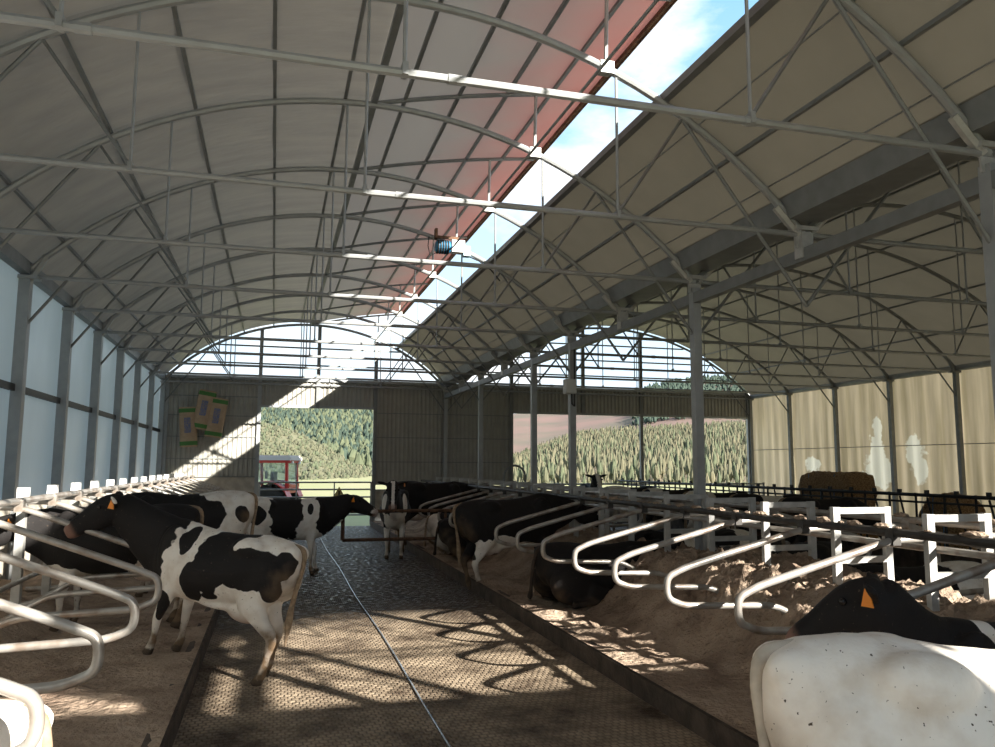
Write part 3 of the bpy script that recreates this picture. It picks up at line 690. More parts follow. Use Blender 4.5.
# ------------------------------------------------------------------ tractor outside the far door
tr = tag(empty('tractor', (.1, 33.4, -.34), R(72)), 'red tractor with a glazed cab parked outside the doorway', 'tractor')
for sx_ in (-1, 1):
    wh = MB().lathe([(.42, -.24), (.6, -.26), (.76, -.22), (.8, -.1), (.8, .1), (.76, .22), (.6, .26), (.42, .24)], (sx_*.78, 0, .8), 'X', 28).build('rear_wheel', RUBBER, tr)
    b = MB()
    for k in range(18):
        a = 2*math.pi*k/18; b.cbox((sx_*.78, .8*math.cos(a), .8+.8*math.sin(a)), (.44, .09, .09))
    b.build('tyre_lug', RUBBER, wh)
    MB().lathe([(.001, -.1), (.2, -.12), (.42, -.2), (.43, .2), (.2, .12), (.001, .1)], (sx_*.78, 0, .8), 'X', 20).build('rim', mat('white_rim', (.6, .58, .55), .5), wh)
    fp = [(-.9*math.cos(a)*1.0, .8+.95*math.sin(a)) for a in [R(20+14*i) for i in range(9)]]
    b = MB(); b.grid([[(sx_*.78-.3, y_, z_) for y_, z_ in fp], [(sx_*.78+.3, y_, z_) for y_, z_ in fp]]); b.grid([[(sx_*.78-.3, y_, z_+.05) for y_, z_ in fp], [(sx_*.78+.3, y_, z_+.05) for y_, z_ in fp]])
    b.grid([[(sx_*.78+.3, y_, z_) for y_, z_ in fp], [(sx_*.78+.3, y_, z_+.05) for y_, z_ in fp]]); b.grid([[(sx_*.78-.3, y_, z_) for y_, z_ in fp], [(sx_*.78-.3, y_, z_+.05) for y_, z_ in fp]])
    b.build('fender', RED, tr)
    MB().lathe([(.25, -.15), (.42, -.16), (.5, -.08), (.5, .08), (.42, .16), (.25, .15)], (sx_*.7, 2.3, .5), 'X', 22).build('front_wheel', RUBBER, tr)
    MB().cbox((sx_*.62, -.75, 1.62), (.2, .06, .12)).build('tail_light', mat('red_lens', (.5, .02, .02), .3), tr)
    mr_ = MB().tube([(sx_*.72, .75, 2.2), (sx_*1.0, .7, 2.15)], .015, 6).build('mirror_arm', BLACKP, tr); MB().cbox((sx_*1.0, .7, 2.0), (.18, .05, .3)).build('mirror', BLACKP, mr_)
    for yy, lean in ((-.7, .0), (.75, .06)): MB().tube([(sx_*.7, yy, 1.3), (sx_*(.66-lean), yy+.05, 2.62)], .065, 6).build('cab_pillar', RED, tr)
    MB().box((sx_*.69, -.62, 1.6), (sx_*.68, .68, 2.55)).build('side_window', GLASS, tr)
MB().box((-.62, -.7, 1.62), (.62, -.68, 2.55)).build('rear_window', GLASS, tr)
MB().box((-.62, .78, 1.5), (.62, .8, 2.55)).build('windscreen', GLASS, tr)
b = MB().box((-.78, -.85, 2.6), (.78, .92, 2.72)); b.box((-.72, -.78, 2.72), (.72, .85, 2.8)); b.build('cab_roof', mat('pale_roof_grey', (.5, .47, .47), .6), tr)
MB().box((-.74, -.8, 2.5), (.74, .86, 2.6)).box((-.7, -.78, 1.52), (.7, -.66, 1.64)).box((-.7, -.74, 1.3), (.7, .8, 1.5)).build('cab_sill', RED, tr)
MB().box((-.42, .8, .75), (.42, 3.0, 1.5)).build('hood', RED, tr)
MB().box((-.3, -.5, .5), (.3, 2.7, .9)).build('chassis', BLACKM, tr)
MB().box((-.25, .1, 1.3), (.25, .6, 1.55)).box((-.25, .0, 1.5), (.25, .12, 2.15)).build('driver_seat', BLACKP, tr)
MB().tube([(0, 1.2, 1.5), (0, .85, 1.85)], .03, 6).build('steering_column', BLACKP, tr)
for x in (-.5, .5): MB().cbox((x, -.82, 2.52), (.14, .08, .1)).build('work_light', WHITE, tr)
MB().tube([(-.35, -.8, .75), (-.35, -1.2, .55)], .04, 6).tube([(.35, -.8, .75), (.35, -1.2, .55)], .04, 6).build('linkage_arm', BLACKM, tr)

# ------------------------------------------------------------------ cows
def coat_mat():
    M = bpy.data.materials.new('cow_coat'); M.use_nodes = True; t = M.node_tree; L = t.links.new
    P = t.nodes['Principled BSDF']; P.inputs['Roughness'].default_value = .7; P.inputs['Specular IOR Level'].default_value = .22
    P.inputs['Sheen Weight'].default_value = 0
    tc = t.nodes.new('ShaderNodeTexCoord')
    def attr(n):
        a = t.nodes.new('ShaderNodeAttribute'); a.attribute_name = n; return a.outputs['Fac']
    nz = t.nodes.new('ShaderNodeTexNoise'); nz.inputs['Scale'].default_value = 16; nz.inputs['Detail'].default_value = 4; L(tc.outputs['Object'], nz.inputs['Vector'])
    a = t.nodes.new('ShaderNodeMath'); a.operation = 'MULTIPLY_ADD'; L(nz.outputs['Fac'], a.inputs[0]); a.inputs[1].default_value = .16; L(attr('black_patch'), a.inputs[2])
    mr = t.nodes.new('ShaderNodeMapRange'); L(a.outputs[0], mr.inputs[0]); mr.inputs[1].default_value = .07; mr.inputs[2].default_value = .1
    n2 = t.nodes.new('ShaderNodeTexNoise'); n2.inputs['Scale'].default_value = 7; n2.inputs['Detail'].default_value = 8; L(tc.outputs['Object'], n2.inputs['Vector'])
    wv = t.nodes.new('ShaderNodeValToRGB'); L(n2.outputs['Fac'], wv.inputs[0])
    wv.color_ramp.elements[0].position = .28; wv.color_ramp.elements[0].color = (.66, .59, .51, 1); wv.color_ramp.elements[1].position = .55; wv.color_ramp.elements[1].color = (.82, .78, .72, 1)
    d = t.nodes.new('ShaderNodeMath'); d.operation = 'MULTIPLY'; L(attr('dirt'), d.inputs[0]); L(n2.outputs['Fac'], d.inputs[1])
    dr = t.nodes.new('ShaderNodeMapRange'); L(d.outputs[0], dr.inputs[0]); dr.inputs[1].default_value = .12; dr.inputs[2].default_value = .5
    m1 = t.nodes.new('ShaderNodeMix'); m1.data_type = 'RGBA'; L(mr.outputs[0], m1.inputs['Factor']); L(wv.outputs[0], m1.inputs['A']); m1.inputs['B'].default_value = (.014, .0125, .0125, 1)
    m2 = t.nodes.new('ShaderNodeMix'); m2.data_type = 'RGBA'; L(dr.outputs[0], m2.inputs['Factor']); L(m1.outputs['Result'], m2.inputs['A']); m2.inputs['B'].default_value = (.17, .115, .07, 1)
    m3 = t.nodes.new('ShaderNodeMix'); m3.data_type = 'RGBA'; L(attr('pink'), m3.inputs['Factor']); L(m2.outputs['Result'], m3.inputs['A']); m3.inputs['B'].default_value = (.30, .17, .13, 1)
    m4 = t.nodes.new('ShaderNodeMix'); m4.data_type = 'RGBA'; L(attr('hoof'), m4.inputs['Factor']); L(m3.outputs['Result'], m4.inputs['A']); m4.inputs['B'].default_value = (.09, .065, .045, 1)
    ns = t.nodes.new('ShaderNodeTexNoise'); ns.inputs['Scale'].default_value = 46; ns.inputs['Detail'].default_value = 2; L(tc.outputs['Object'], ns.inputs['Vector'])
    ms_ = t.nodes.new('ShaderNodeMapRange'); L(ns.outputs['Fac'], ms_.inputs[0]); ms_.inputs[1].default_value = .70; ms_.inputs[2].default_value = .74
    m5 = t.nodes.new('ShaderNodeMix'); m5.data_type = 'RGBA'; L(ms_.outputs[0], m5.inputs['Factor']); L(m4.outputs['Result'], m5.inputs['A']); m5.inputs['B'].default_value = (.08, .06, .045, 1)
    L(m5.outputs['Result'], P.inputs['Base Color'])
    n3 = t.nodes.new('ShaderNodeTexNoise'); n3.inputs['Scale'].default_value = 60; n3.inputs['Detail'].default_value = 4; L(tc.outputs['Object'], n3.inputs['Vector'])
    b = t.nodes.new('ShaderNodeBump'); b.inputs['Strength'].default_value = .25; b.inputs['Distance'].default_value = .01; L(n3.outputs['Fac'], b.inputs['Height']); L(b.outputs[0], P.inputs['Normal'])
    return M
COAT = coat_mat()
EYEM = mat('cow_eye', (.012, .01, .01), .15)
TAILW = mat('pale_tail_hair', (.36, .26, .17), .9, 0, var=.4, scale=20)
TAILX = mat('white_tail_hair', (.58, .52, .44), .9, 0, var=.35, scale=9)
TAILB = mat('dark_tail_hair', (.05, .038, .03), .9, 0, var=.4, scale=20)

def section(c, fwd, side, rw, rh, n=16, ex=2.3, flat=0):
    upv = fwd.cross(side).normalized() if True else None
    out = []
    for j in range(n):
        a = 2*math.pi*j/n; ca, sa = math.cos(a), math.sin(a)
        x = math.copysign(abs(ca)**(2/ex), ca)*rw; z = math.copysign(abs(sa)**(2/ex), sa)*rh
        if flat and sa > 0: x *= 1-flat*sa
        out.append(c+side*x+upv*z)
    return out
def loft(b, rings):
    n = len(rings[0]); k = len(rings)
    fs = [(i*n+j, i*n+(j+1) % n, (i+1)*n+(j+1) % n, (i+1)*n+j) for i in range(k-1) for j in range(n)]
    fs += [tuple(range(n-1, -1, -1)), tuple((k-1)*n+j for j in range(n))]
    b.add([p for r in rings for p in r], fs)
def limb(b, pts, n=12):
    """pts: (pos, radius along body, radius across)"""
    rings = []
    for i, (p, ra, rb) in enumerate(pts):
        a = Vector(pts[max(0, i-1)][0]); c = Vector(pts[min(len(pts)-1, i+1)][0]); f = (c-a).normalized()
        side = Vector((0, 1, 0)); side = (side-f*side.dot(f)).normalized()
        rings.append(section(Vector(p), f, side, rb, ra, n, 2))
    loft(b, rings)
def ball(b, c, r, n=12):
    rings = []
    for i in range(1, n):
        a = math.pi*i/n
        rings.append([Vector((c[0]-r[0]*math.cos(a), c[1]+r[1]*math.sin(a)*math.cos(2*math.pi*j/14), c[2]+r[2]*math.sin(a)*math.sin(2*math.pi*j/14))) for j in range(14)])
    loft(b, rings)

def cow(label, loc, heading, scale=1.05, pose='stand', poll=(1.22, 0, 1.52), hd=(.75, 0, -.66), patches=(), base='white', voxel=.024, tags=(), dirt=1.0, gait=0, tail='pale', roll=0, blaze=None, tailswing=0, zf=0, group=None, tilt=0):
    """local frame: +x forwards, +y the animal's left; heading = direction of +x in the plan, degrees from +X"""
    B = MB(); lie = pose == 'lie'; dz = -.6 if lie else 0
    # trunk
    st = [(-.90, 1.30, 1.10, .08, .2), (-.86, 1.37, .98, .15, .2), (-.76, 1.415, .86, .215, .15), (-.58, 1.43, .79, .265, .12), (-.40, 1.425, .74, .30, .2), (-.2, 1.39, .67, .325, .38),
          (0, 1.375, .63, .345, .45), (.2, 1.375, .61, .335, .45), (.4, 1.395, .61, .29, .48), (.56, 1.42, .63, .245, .5), (.7, 1.40, .68, .20, .42), (.82, 1.34, .78, .15, .3), (.92, 1.26, .9, .1, .2)]
    rings = []
    for x, tp, bt, wd, fl_ in st:
        if lie: wd *= 1.13; bt = max(bt, .62)
        rings.append(section(Vector((x, 0, (tp+bt)/2+dz)), Vector((1, 0, 0)), Vector((0, 1, 0)), wd, (tp-bt)/2, 22, 2.25, fl_))
    # with fwd=+x, side=+y -> up = fwd x side = +z
    loft(B, rings)
    for s in (-1, 1):                                   # hook and pin bones, shoulder blade
        ball(B, (-.38, s*.17, 1.285+dz), (.2, .12, .12)); ball(B, (-.80, s*.085, 1.30+dz), (.11, .065, .09))
        ball(B, (.52, s*.17, 1.08+dz), (.16, .10, .30))
        ball(B, (-.62, s*.17, 1.02+dz), (.21, .13, .27))
    # neck and head
    nb = Vector((.66, 0, 1.12+dz)); pl = Vector(poll)+Vector((0, 0, dz)); hdv = Vector(hd).normalized()
    mid = nb.lerp(pl, .52)+Vector((.03, 0, -.01)); nr = []
    ctrl = [(nb, .165, .35), (nb.lerp(mid, .5), .15, .30), (mid, .13, .245), (mid.lerp(pl, .5), .115, .20), (pl-hdv*.0, .105, .145)]
    for i, (p, rw, rh) in enumerate(ctrl):
        a = ctrl[max(0, i-1)][0]; c = ctrl[min(4, i+1)][0]; f = (c-a).normalized()
        sd = Vector((0, 0, 1)).cross(f).normalized(); nr.append(section(p-Vector((0, 0, .06*(1-i/4))), f, sd, rw, rh, 16))
    loft(B, nr)
    sd = Vector((0, 0, 1)).cross(hdv).normalized(); upv = hdv.cross(sd)
    hr = []
    for t_, rw, rh, o_ in ((-.06, .05, .05, .02), (-.02, .09, .085, .01), (.06, .112, .125, -.01), (.15, .118, .14, -.025), (.25, .098, .125, -.03), (.35, .078, .10, -.03), (.44, .08, .085, -.03), (.50, .078, .075, -.035), (.54, .05, .05, -.04)):
        hr.append(section(pl+hdv*t_*1.06+upv*o_, hdv, sd, rw*1.1, rh*1.14, 16, 2.5))
    loft(B, hr)
    eyes = []; earc = {}
    for s in (-1, 1):
        er = []; rootp = pl+sd*s*.09+hdv*.02+upv*.03; edir = (sd*s*.95+Vector((0, 0, .03))-hdv*.2+upv*.06).normalized()
        nrm = hdv.cross(edir).normalized(); wv = edir.cross(nrm).normalized()
        for t_, ww in ((0, .032), (.05, .056), (.12, .076), (.19, .058), (.245, .02)):
            c = rootp+edir*t_
            er.append([c+nrm*math.cos(2*math.pi*j/10)*ww+wv*math.sin(2*math.pi*j/10)*.022 for j in range(10)])
        loft(B, er); earc[s] = (rootp+edir*.12, edir, nrm, wv)
        eyes.append(pl+hdv*.155+sd*s*.12+upv*.06)
    # limbs
    if not lie:
        for s in (-1, 1):
            g_ = gait*s; zfr = zf
            limb(B, [((.50, s*.15, 1.0), .15, .09), ((.47, s*.165, .80), .12, .085), ((.47+g_*.4, s*.16, .62), .075, .065), ((.50+g_*.8, s*.155, .45), .055, .052), ((.51+g_, s*.15, .38+zfr*.5), .05, .05),
                     ((.51+g_, s*.15, .22+zfr), .034, .034), ((.515+g_, s*.15, .12+zfr), .045, .045), ((.54+g_, s*.15, .06+zfr), .05, .05), ((.56+g_, s*.15, .0+zfr), .062, .055)])
            h_ = -gait*s
            limb(B, [((-.58, s*.15, 1.15), .22, .10), ((-.50, s*.19, .92), .22, .10), ((-.50+h_*.3, s*.19, .76), .165, .085), ((-.62+h_*.7, s*.175, .61), .095, .06), ((-.72+h_, s*.165, .50), .07, .048), ((-.735+h_, s*.16, .44), .058, .045),
                     ((-.71+h_, s*.155, .28), .038, .036), ((-.69+h_, s*.155, .13), .05, .046), ((-.66+h_, s*.155, .06), .055, .05), ((-.635+h_, s*.155, 0), .068, .058)])
        ball(B, (-.36, 0, .66), (.23, .15, .15)); ball(B, (-.05, 0, .66), (.3, .2, .06))
    else:
        for s in (-1, 1):
            ball(B, (-.48, s*.30, .30), (.36, .16, .29))
            limb(B, [((-.3, s*.38, .22), .14, .1), ((-.02, s*.42, .14), .09, .07), ((-.22, s*.46, .08), .05, .05), ((-.5, s*.48, .06), .042, .042), ((-.62, s*.48, .05), .05, .05)])
            limb(B, [((.45, s*.2, .4), .14, .1), ((.5, s*.24, .18), .1, .085), ((.82, s*.22, .1), .065, .06), ((.7, s*.26, .06), .042, .042), ((.5, s*.28, .05), .045, .045)])
        ball(B, (.6, 0, .2), (.3, .17, .2))
    me = bpy.data.meshes.new('cow_raw'); me.from_pydata(B.v, [], B.f)
    tmp = bpy.data.objects.new('cow_raw', me); COL.objects.link(tmp)
    md = tmp.modifiers.new('r', 'REMESH'); md.mode = 'VOXEL'; md.voxel_size = voxel; md.use_smooth_shade = True
    ms = tmp.modifiers.new('s', 'SMOOTH'); ms.factor = .5; ms.iterations = int(4*(.024/voxel)**2)+3
    dg = bpy.context.evaluated_depsgraph_get(); dg.update()
    nm = bpy.data.meshes.new_from_object(tmp.evaluated_get(dg)); bpy.data.objects.remove(tmp); bpy.data.meshes.remove(me)
    nm.name = 'hide'; nm.materials.clear(); nm.materials.append(COAT)
    nv = len(nm.vertices); co = np.empty(nv*3); nm.vertices.foreach_get('co', co); co = co.reshape(-1, 3)
    # coat
    warp = np.array([noise.noise(Vector(c)*2.6+Vector((len(label), loc[0], loc[1])))*.5+.3*noise.noise(Vector(c)*6.5)+.16*noise.noise(Vector(c)*14) for c in co.tolist()])
    cz = co-np.array([0, 0, dz])
    val = np.full(nv, -.6 if base == 'white' else .8)
    for (kind_, cx, cy, cz_, rx, ry, rz) in patches:
        d = np.sqrt(((cz[:, 0]-cx)/rx)**2+((cz[:, 1]-cy)/ry)**2+((cz[:, 2]-cz_)/rz)**2)
        f = 1-d+warp*.55
        if kind_ == 'b': val = np.maximum(val, f)
        else: val = np.minimum(val, -f)
    hl = (co-np.array(pl))@np.array(hdv); hy = (co-np.array(pl))@np.array(sd); hu = (co-np.array(pl))@np.array(upv)
    inhead = (hl > -.03) & (np.abs(hy) < .14) & (np.abs(hu) < .2) & (hl < .6)
    if blaze:
        bw = blaze*(.6+.5*np.abs(hl-.25)); val = np.where(inhead & (np.abs(hy) < bw) & (hu > -.02), -.5, val)
    def at(n, v):
        a = nm.attributes.new(n, 'FLOAT', 'POINT'); a.data.foreach_set('value', np.clip(v, -1, 1).astype(np.float32))
    at('black_patch', val)
    leg = np.clip((.62-cz[:, 2])/.5, 0, 1)*(0 if lie else 1); rump = np.clip((-.55-co[:, 0])/.35, 0, 1)*np.clip((1.35-cz[:, 2])/.3, 0, 1)
    low = np.clip((.35-co[:, 2])/.3, 0, 1) if lie else 0
    at('dirt', np.clip((leg*.75+rump*.55+low*.7+.06)*dirt*(1+warp), 0, 1))
    ud = np.clip(1.3-np.sqrt(((co[:, 0]+.38)/.2)**2+(co[:, 1]/.13)**2+((co[:, 2]-.58)/.12)**2), 0, .7)*(0 if lie else 1)
    at('pink', np.clip(np.where(inhead, np.clip((hl-.46)/.07, 0, .7), 0)+ud, 0, 1))
    at('hoof', np.where((co[:, 2] < (.075+(zf if zf else 0)*(co[:, 0] > 0))), 1, 0)*(0 if lie else 1))
    root = tag(empty('cow', loc, R(heading)), label, 'cow', group); root.scale = (scale,)*3; root.rotation_euler = (roll, -tilt, R(heading))
    body = bpy.data.objects.new('body', nm); COL.objects.link(body); body.parent = root
    for p in eyes: 
        q = MB(); ball(q, (0, 0, 0), (.022, .022, .022), 8); o = q.build('eye', EYEM, root, True); o.location = p
    # tail
    tp = [(-.74, 0, 1.385), (-.89, 0, 1.365), (-.92, tailswing*.2, 1.25), (-.89, tailswing*.5, 1.0), (-.87, tailswing*.8, .78), (-.87, tailswing, .56), (-.875, tailswing*1.1, .4)]
    rr = [.026, .03, .024, .02, .026, .038, .01]
    if lie: tp = [(-.74, 0, .785), (-.88, 0, .75), (-.93, .05, .55), (-.93, .1, .35), (-.92, .16, .15), (-.88, .28, .06), (-.82, .42, .05)]
    MB().tube(bend(tp, .06, 3), np.interp(np.linspace(0, 1, len(bend(tp, .06, 3))), np.linspace(0, 1, 7), rr).tolist(), 12).build('tail', {'pale': TAILW, 'dark': TAILB, 'white': TAILX}[tail], root, True)
    for s, mt_ in tags:
        c, ed, nr_, wv_ = earc[s]; q = MB()
        f_ = hdv if s else hdv
        nn = (ed+hdv*.9); nn.z = 0; nn.normalize(); uu = Vector((0, 0, 1)).cross(nn); c2 = c+nn*.03-Vector((0, 0, .02)); zz = Vector((0, 0, 1))
        tri = [c2+uu*.012+zz*.045, c2-uu*.012+zz*.045, c2-uu*.036-zz*.05, c2+uu*.036-zz*.05]
        q.add(tri+[p+nn*.008 for p in tri], [(0, 1, 2, 3), (7, 6, 5, 4), (0, 4, 5, 1), (1, 5, 6, 2), (2, 6, 7, 3), (3, 7, 4, 0)])
        q.build('ear_tag', mt_, root)
    return root

FRONT_BLACK = [('b', 1.15, 0, 1.4, .62, .5, .5), ('b', .74, 0, 1.15, .30, .5, .46)]
# 1 main standing cow, seen from her left side
cow('black and white cow standing half in the alley, black head raised beside the pale wall', (-.58, 8.66, .1), 148, .97, tilt=.16,
    poll=(1.24, .25, 1.47), hd=(.80, .58, -.75), gait=.06, voxel=.02, tags=((1, TAGO), (-1, TAGO)), tailswing=.02,
    patches=FRONT_BLACK+[('b', 1.6, .4, 1.2, .5, .5, .5), ('b', .86, .1, 1.0, .28, .4, .5), ('b', .33, .25, 1.24, .085, .3, .17), ('b', -.02, .2, 1.12, .22, .45, .34), ('b', .14, .3, .88, .13, .22, .22), ('b', -.2, .05, 1.36, .22, .2, .13),
                         ('b', -.50, .22, 1.12, .26, .25, .22), ('b', -.30, .25, 1.0, .1, .14, .1), ('b', -.80, .15, 1.2, .10, .2, .15), ('b', -.74, .25, .97, .1, .16, .14), ('b', .5, .2, .5, .08, .1, .2)], dirt=1.25)
# 2 black cow behind her
cow('mostly black cow with an orange ear tag in a wall stall at the picture edge', (-1.72, 10.35, .2), 176, 1.0,
    poll=(1.12, .12, 1.22), hd=(.78, .3, -.5), base='black', patches=[('w', .55, 0, .62, .3, .3, .14), ('w', .5, .15, .25, .25, .3, .3), ('w', -.5, 0, .5, .4, .4, .4)], tags=((1, TAGO), (-1, TAGO)), gait=.05)
# 3 cow further down the left stalls, soiled pale rump
cow('cow with soiled pale rump and dark saddle in the wall stalls behind the raised-head cow', (-1.2, 12.75, .18), 175, 1.07,
    poll=(1.2, 0, 1.15), patches=FRONT_BLACK+[('b', .42, 0, 1.3, .3, .5, .2), ('b', .05, .1, 1.2, .5, .5, .17), ('b', -.35, .2, 1.1, .2, .3, .2), ('b', -.75, .2, 1.1, .1, .12, .12)], dirt=1.1, tailswing=.05)
# 4 cow crossing the alley
cow('black and white cow crossing the alley towards the blazed cow, seen side-on', (.27, 16.05, 0), 2, 1.04,
    poll=(1.2, -.04, 1.35), hd=(.9, -.1, -.42), tags=((-1, TAGO), (1, TAGO)),
    patches=FRONT_BLACK+[('b', 0, 0, 1.1, .33, .6, .5), ('b', -.52, -.2, 1.1, .16, .3, .17), ('b', -.88, 0, 1.1, .22, .4, .4), ('b', .42, -.2, 1.2, .07, .3, .12), ('w', .45, -.25, 1.2, .15, .2, .28)]+[('b', .43, -.28, 1.2, .05, .2, .1)], gait=.05)
# 5 cow facing the viewer
cow('cow facing the viewer with a white face blaze behind the rusty gate', (2.78, 18.6, 0), -100, 1.08,
    poll=(1.12, -.03, 1.55), hd=(.5, .03, -.87), base='black', blaze=.05, tags=((1, TAGO),),
    patches=[('w', .75, 0, .72, .3, .3, .3), ('w', .5, 0, .3, .4, .4, .42), ('w', -.3, 0, .55, .5, .3, .3), ('w', .65, .25, 1.2, .14, .1, .35), ('w', .65, -.25, 1.2, .1, .1, .3)])
# 6 black cow behind
cow('black cow standing in the far stalls beside the blazed cow', (3.95, 20.3, .1), 8, 1.12, poll=(1.15, 0, 1.2), base='black', patches=[('w', -.3, 0, .5, .3, .3, .2)], tail='dark', voxel=.03, tags=((1, TAGO),))
# 7 lying, far stalls
cow('cow lying in the far sand stalls behind the rusty gate, white patch on flank', (4.2, 16.3, .2), 12, 1.0, 'lie', poll=(1.1, 0, 1.35), base='black', patches=[('w', -.6, .2, .95, .25, .4, .3)], voxel=.03, tail='dark')
cow('black and white cow lying deeper in the far stalls past the rusty gate', (4.3, 18.0, .2), 6, .98, 'lie', poll=(1.1, 0, 1.3), patches=FRONT_BLACK+[('b', -.3, 0, 1.2, .4, .5, .3)], voxel=.03)
# 8 big black standing cow with pale udder
cow('large black cow with pale belly patch standing with hind feet by the kerb', (4.05, 13.2, .07), 4, 1.06, tilt=.1, poll=(1.2, .02, 1.08), hd=(.85, -.1, -.5), base='black', gait=.04, tail='pale', tailswing=.08,
    patches=[('w', -.22, -.1, .68, .24, .4, .16), ('w', -.52, -.2, .52, .2, .25, .3), ('w', -.7, -.2, .28, .15, .2, .3), ('w', .05, 0, .64, .3, .25, .08)], voxel=.022)
# 9 lying black cow
cow('black cow lying curled in the sand stall below the loop dividers', (4.45, 10.6, .2), 6, 1.02, 'lie', poll=(1.12, 0, 1.3), base='black', patches=[('w', -1, 0, .2, .1, .1, .1)], dirt=.5, tail='dark', voxel=.024)
# 10 lying black cow with tags beside the white cow
cow('black cow lying by the sand heap with orange and yellow ear tags', (4.40, 3.78, .40), 172, 1.02, 'lie', poll=(1.06, .1, 1.56), hd=(.72, -.5, -.55), base='black', tags=((1, TAGO), (-1, TAGY)),
    patches=[('w', .38, 0, 1.35, .045, .4, .3)], dirt=.4, tail='dark', voxel=.02)
# 11 white cow, closest
cow('large mostly white cow standing closest to the viewer, rump turned to the alley', (2.72, 2.5, .0), -17, 1.02, tilt=.0, poll=(1.2, 0, 1.3),
    patches=[('b', .62, .0, 1.0, .28, .5, .36), ('b', 1.1, 0, 1.3, .5, .5, .5), ('b', -.32, -.25, .84, .1, .2, .12)], dirt=.95, voxel=.016, tail='white', tailswing=.0)
# 12 white cow lying by the left wall
cow('white sunlit cow lying in the closest wall stall at the picture corner', (-1.88, 4.45, .17), 176, .98, 'lie', poll=(1.1, 0, 1.3), patches=[('b', 1.15, 0, 1.4, .5, .5, .5)], dirt=.15, voxel=.022)
# far side
cow('cow with a pale face looking over the far rails', (9.35, 22.6, 0), -105, 1.1, poll=(1.05, 0, 1.62), hd=(.6, .1, -.6), base='black', blaze=.09, patches=[('w', 0, 0, .6, .5, .5, .2)], voxel=.035)
FEED = [(10.9, 14.0, 'black cow with a white leg eating at the near end of the feed barrier', 'black', [('w', -.7, 0, .3, .2, .4, .3)]),
        (10.9, 15.8, 'black cow with a white saddle at the middle of the feed barrier', 'black', [('w', .0, 0, 1.3, .3, .5, .4)]), (10.8, 17.8, 'dusty brown and black cow at the feed barrier beyond the big bale', 'white', [('b', .1, 0, 1.2, .35, .5, .4)]),
        (10.8, 20.2, 'black cow at the feed barrier towards the back wall', 'black', [('w', -.6, 0, 1.3, .2, .4, .3)]), (10.8, 22.8, 'pale cow furthest along the feed barrier', 'white', [('b', .2, 0, 1.3, .3, .5, .3)])]
for x, y, lab, bs, pt in FEED:
    cow(lab, (x, y, 0), random.uniform(-8, 8), 1.05, poll=(1.15, 0, 1.0), hd=(.6, 0, -.8), base=bs, patches=pt+FRONT_BLACK, voxel=.035, dirt=1.3, group='cows at the feed barrier')
FACE = [(7.0, 7.4, 'pale cow lying behind the ladder frames in the facing row', 'white', [('b', .2, 0, 1.2, .45, .5, .5)]), (7.0, 9.75, 'black cow lying in the facing row beyond the tall column', 'black', [('w', -.2, -.2, .9, .2, .4, .2)]),
        (7.0, 12.0, 'black and pale cow lying in the facing row further back', 'white', [('b', -.2, 0, 1.2, .4, .5, .4)]), (7.0, 5.1, 'black cow lying in the facing row at the picture edge', 'black', [('w', -.9, 0, 1, .1, .1, .1)])]
for x, y, lab, bs, pt in FACE:
    cow(lab, (x, y, .22), 180+random.uniform(-6, 6), 1.0, 'lie', poll=(1.0, random.uniform(-.3, .3), 1.32), base=bs, patches=pt+FRONT_BLACK, voxel=.032, dirt=1.8, group='cows lying in the facing row')

# ------------------------------------------------------------------ hills and woods beyond
def polar(az, r): return (r*math.sin(R(az)), r*math.cos(R(az)))
def hill(name, lab, skyline, r0, r1, mt, zbase=-2, back=1.15):
    az = [a for a, _ in skyline]; el = [e_ for _, e_ in skyline]
    def H(a, r):
        top = CAMZ+np.interp(a, az, el)*r1
        t_ = min(1, max(0, (r-r0)/(r1-r0))); return zbase+(top-zbase)*(t_**1.15)+2.0*noise.noise(Vector((a*.5, r*.02, 3)))*min(1, t_*3)*(1-t_)
    rows = []
    for i in range(25):
        r = r0+(r1-r0)*i/24
        rows.append([(*polar(a, r), H(a, r)) for a in np.linspace(az[0], az[-1], 90)])
    rows.append([(*polar(a, r1*back), H(a, r1)*.8) for a in np.linspace(az[0], az[-1], 90)])
    o = MB().grid(rows).build(name, mt, None, True); tag(o, lab, kind='structure'); return H, az
HM_F = mat('forest_floor', (.07, .085, .04), 1, 0, scale=.06, col2=(.11, .10, .055), detail=8)
HM_S = mat('scrub_slope', (.14, .13, .075), 1, 0, scale=.05, col2=(.10, .105, .055), detail=9)
HM_R = mat('heather_slope', (.17, .105, .085), 1, 0, scale=.02, col2=(.11, .09, .065), detail=9)
def leafm(name, c, c2):
    return mat(name, c, .9, 0, scale=.6, col2=c2, detail=4)
LF_S = leafm('scrub_leaf', (.085, .085, .05), (.06, .065, .04)); LF_P = leafm('plantation_leaf', (.105, .10, .06), (.08, .085, .05)); LF_D = leafm('dark_leaf', (.042, .062, .043), (.028, .046, .035)); LF_M = leafm('mid_leaf', (.09, .10, .055), (.065, .08, .045)); LF_Y = leafm('dry_leaf', (.125, .112, .068), (.095, .092, .055)); BARK = mat('pale_bark', (.40, .33, .25), .9)
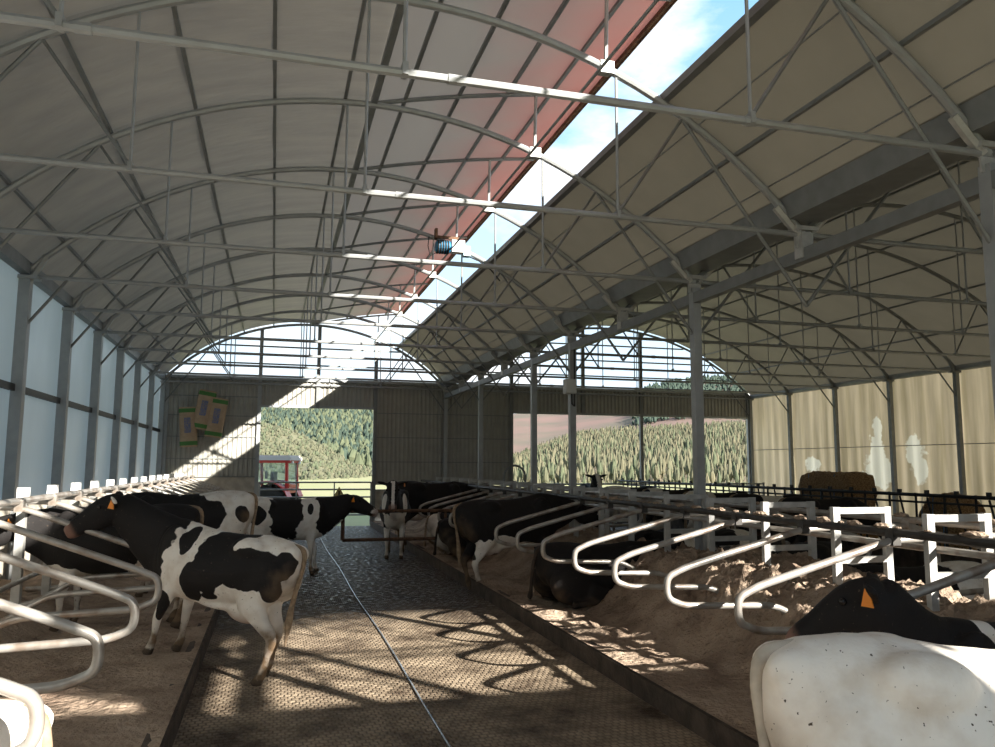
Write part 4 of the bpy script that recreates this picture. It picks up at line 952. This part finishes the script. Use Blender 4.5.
def forest(name, lab, H, azr, rr, count, hh, mats, seed, slim=.22, trunk=.35, jit=.3, dens=None):
    rnd = random.Random(seed); b = MB(); n = 0
    mlist = list(mats)+[BARK]
    while n < count:
        a = rnd.uniform(*azr); r = math.sqrt(rnd.uniform(rr[0]**2, rr[1]**2))
        if dens and rnd.random() > dens(a, r): continue
        x, y = polar(a, r); z = H(a, r)-.2; h = rnd.uniform(*hh); wd = h*slim*rnd.uniform(.75, 1.25)
        b.cur = len(mats)
        if trunk > 0: b.tube([(x, y, z), (x, y, z+h*.75)], h*.016+.03, 3)
        b.cur = rnd.randrange(len(mats))
        k = 6; lv = ((trunk*h, .25), (trunk*h+(h-trunk*h)*.25, 1), (trunk*h+(h-trunk*h)*.55, .8), (trunk*h+(h-trunk*h)*.82, .45), (h, .05))
        vs = []; ph = rnd.uniform(0, 6)
        for zz, f in lv:
            for j in range(k):
                q = wd*f*(1+jit*rnd.uniform(-1, 1)); an = ph+2*math.pi*j/k
                vs.append((x+q*math.cos(an), y+q*math.sin(an), z+zz+h*.05*rnd.uniform(-1, 1)))
        b.add(vs, [(i*k+j, i*k+(j+1) % k, (i+1)*k+(j+1) % k, (i+1)*k+j) for i in range(4) for j in range(k)])
        n += 1
    o = b.build(name, mlist); tag(o, lab, 'trees', kind='stuff'); return o
HL, _ = hill('hill', 'wooded hill seen through the left doorway', [(-14, .07), (-5, .074), (-1, .074), (4, .077), (7, .079), (9.5, .077), (11.5, .03), (12.5, -.01)], 190, 430, HM_F)
HS, _ = hill('hill', 'pale scrubby slope below the wooded hill', [(-16, .075), (-6, .062), (-1.1, .052), (1, .044), (3.1, .026), (5.2, .004), (7, -.008), (10, -.01)], 120, 210, HM_S, zbase=-2.2)
HR, _ = hill('hill', 'reddish heather hill far behind the plantation', [(8, .055), (16, .0645), (20, .067), (24.6, .082), (26.2, .094), (28, .102), (30.4, .1075), (32.3, .1055), (34, .103), (40, .094), (50, .085)], 420, 900, HM_R)
HM_P = mat('dry_plantation_soil', (.20, .155, .095), 1, 0, scale=.05, col2=(.135, .13, .065), detail=9)
HP, _ = hill('hill', 'plantation slope beyond the wide opening', [(8, -.008), (14.5, -.005), (17.3, .005), (19.6, .021), (21.5, .032), (23.7, .037), (30, .042), (34, .045), (45, .048)], 95, 330, HM_P, zbase=-2.5)
forest('forest', 'dense eucalyptus forest on the hill behind the doorway', HL, (-7, 9.5), (205, 430), 7000, (4, 7), (LF_D, LF_M), 1, .2, .25)
forest('scrub', 'bushes and saplings scattered over the pale slope', HS, (-10, 8), (125, 210), 3200, (.3, 1.3), (LF_M, LF_P, LF_S), 2, .36, .05)
forest('plantation', 'rows of young slim eucalyptus trees beyond the wide opening', HP, (10, 42), (105, 330), 9500, (2.4, 5), (LF_P, LF_M, LF_Y, LF_Y), 3, .08, .42)
forest('distant_woods', 'dark pine wood on the far hill crest', HR, (25.5, 48), (640, 900), 3500, (4, 7), (LF_D,), 4, .28, .1)
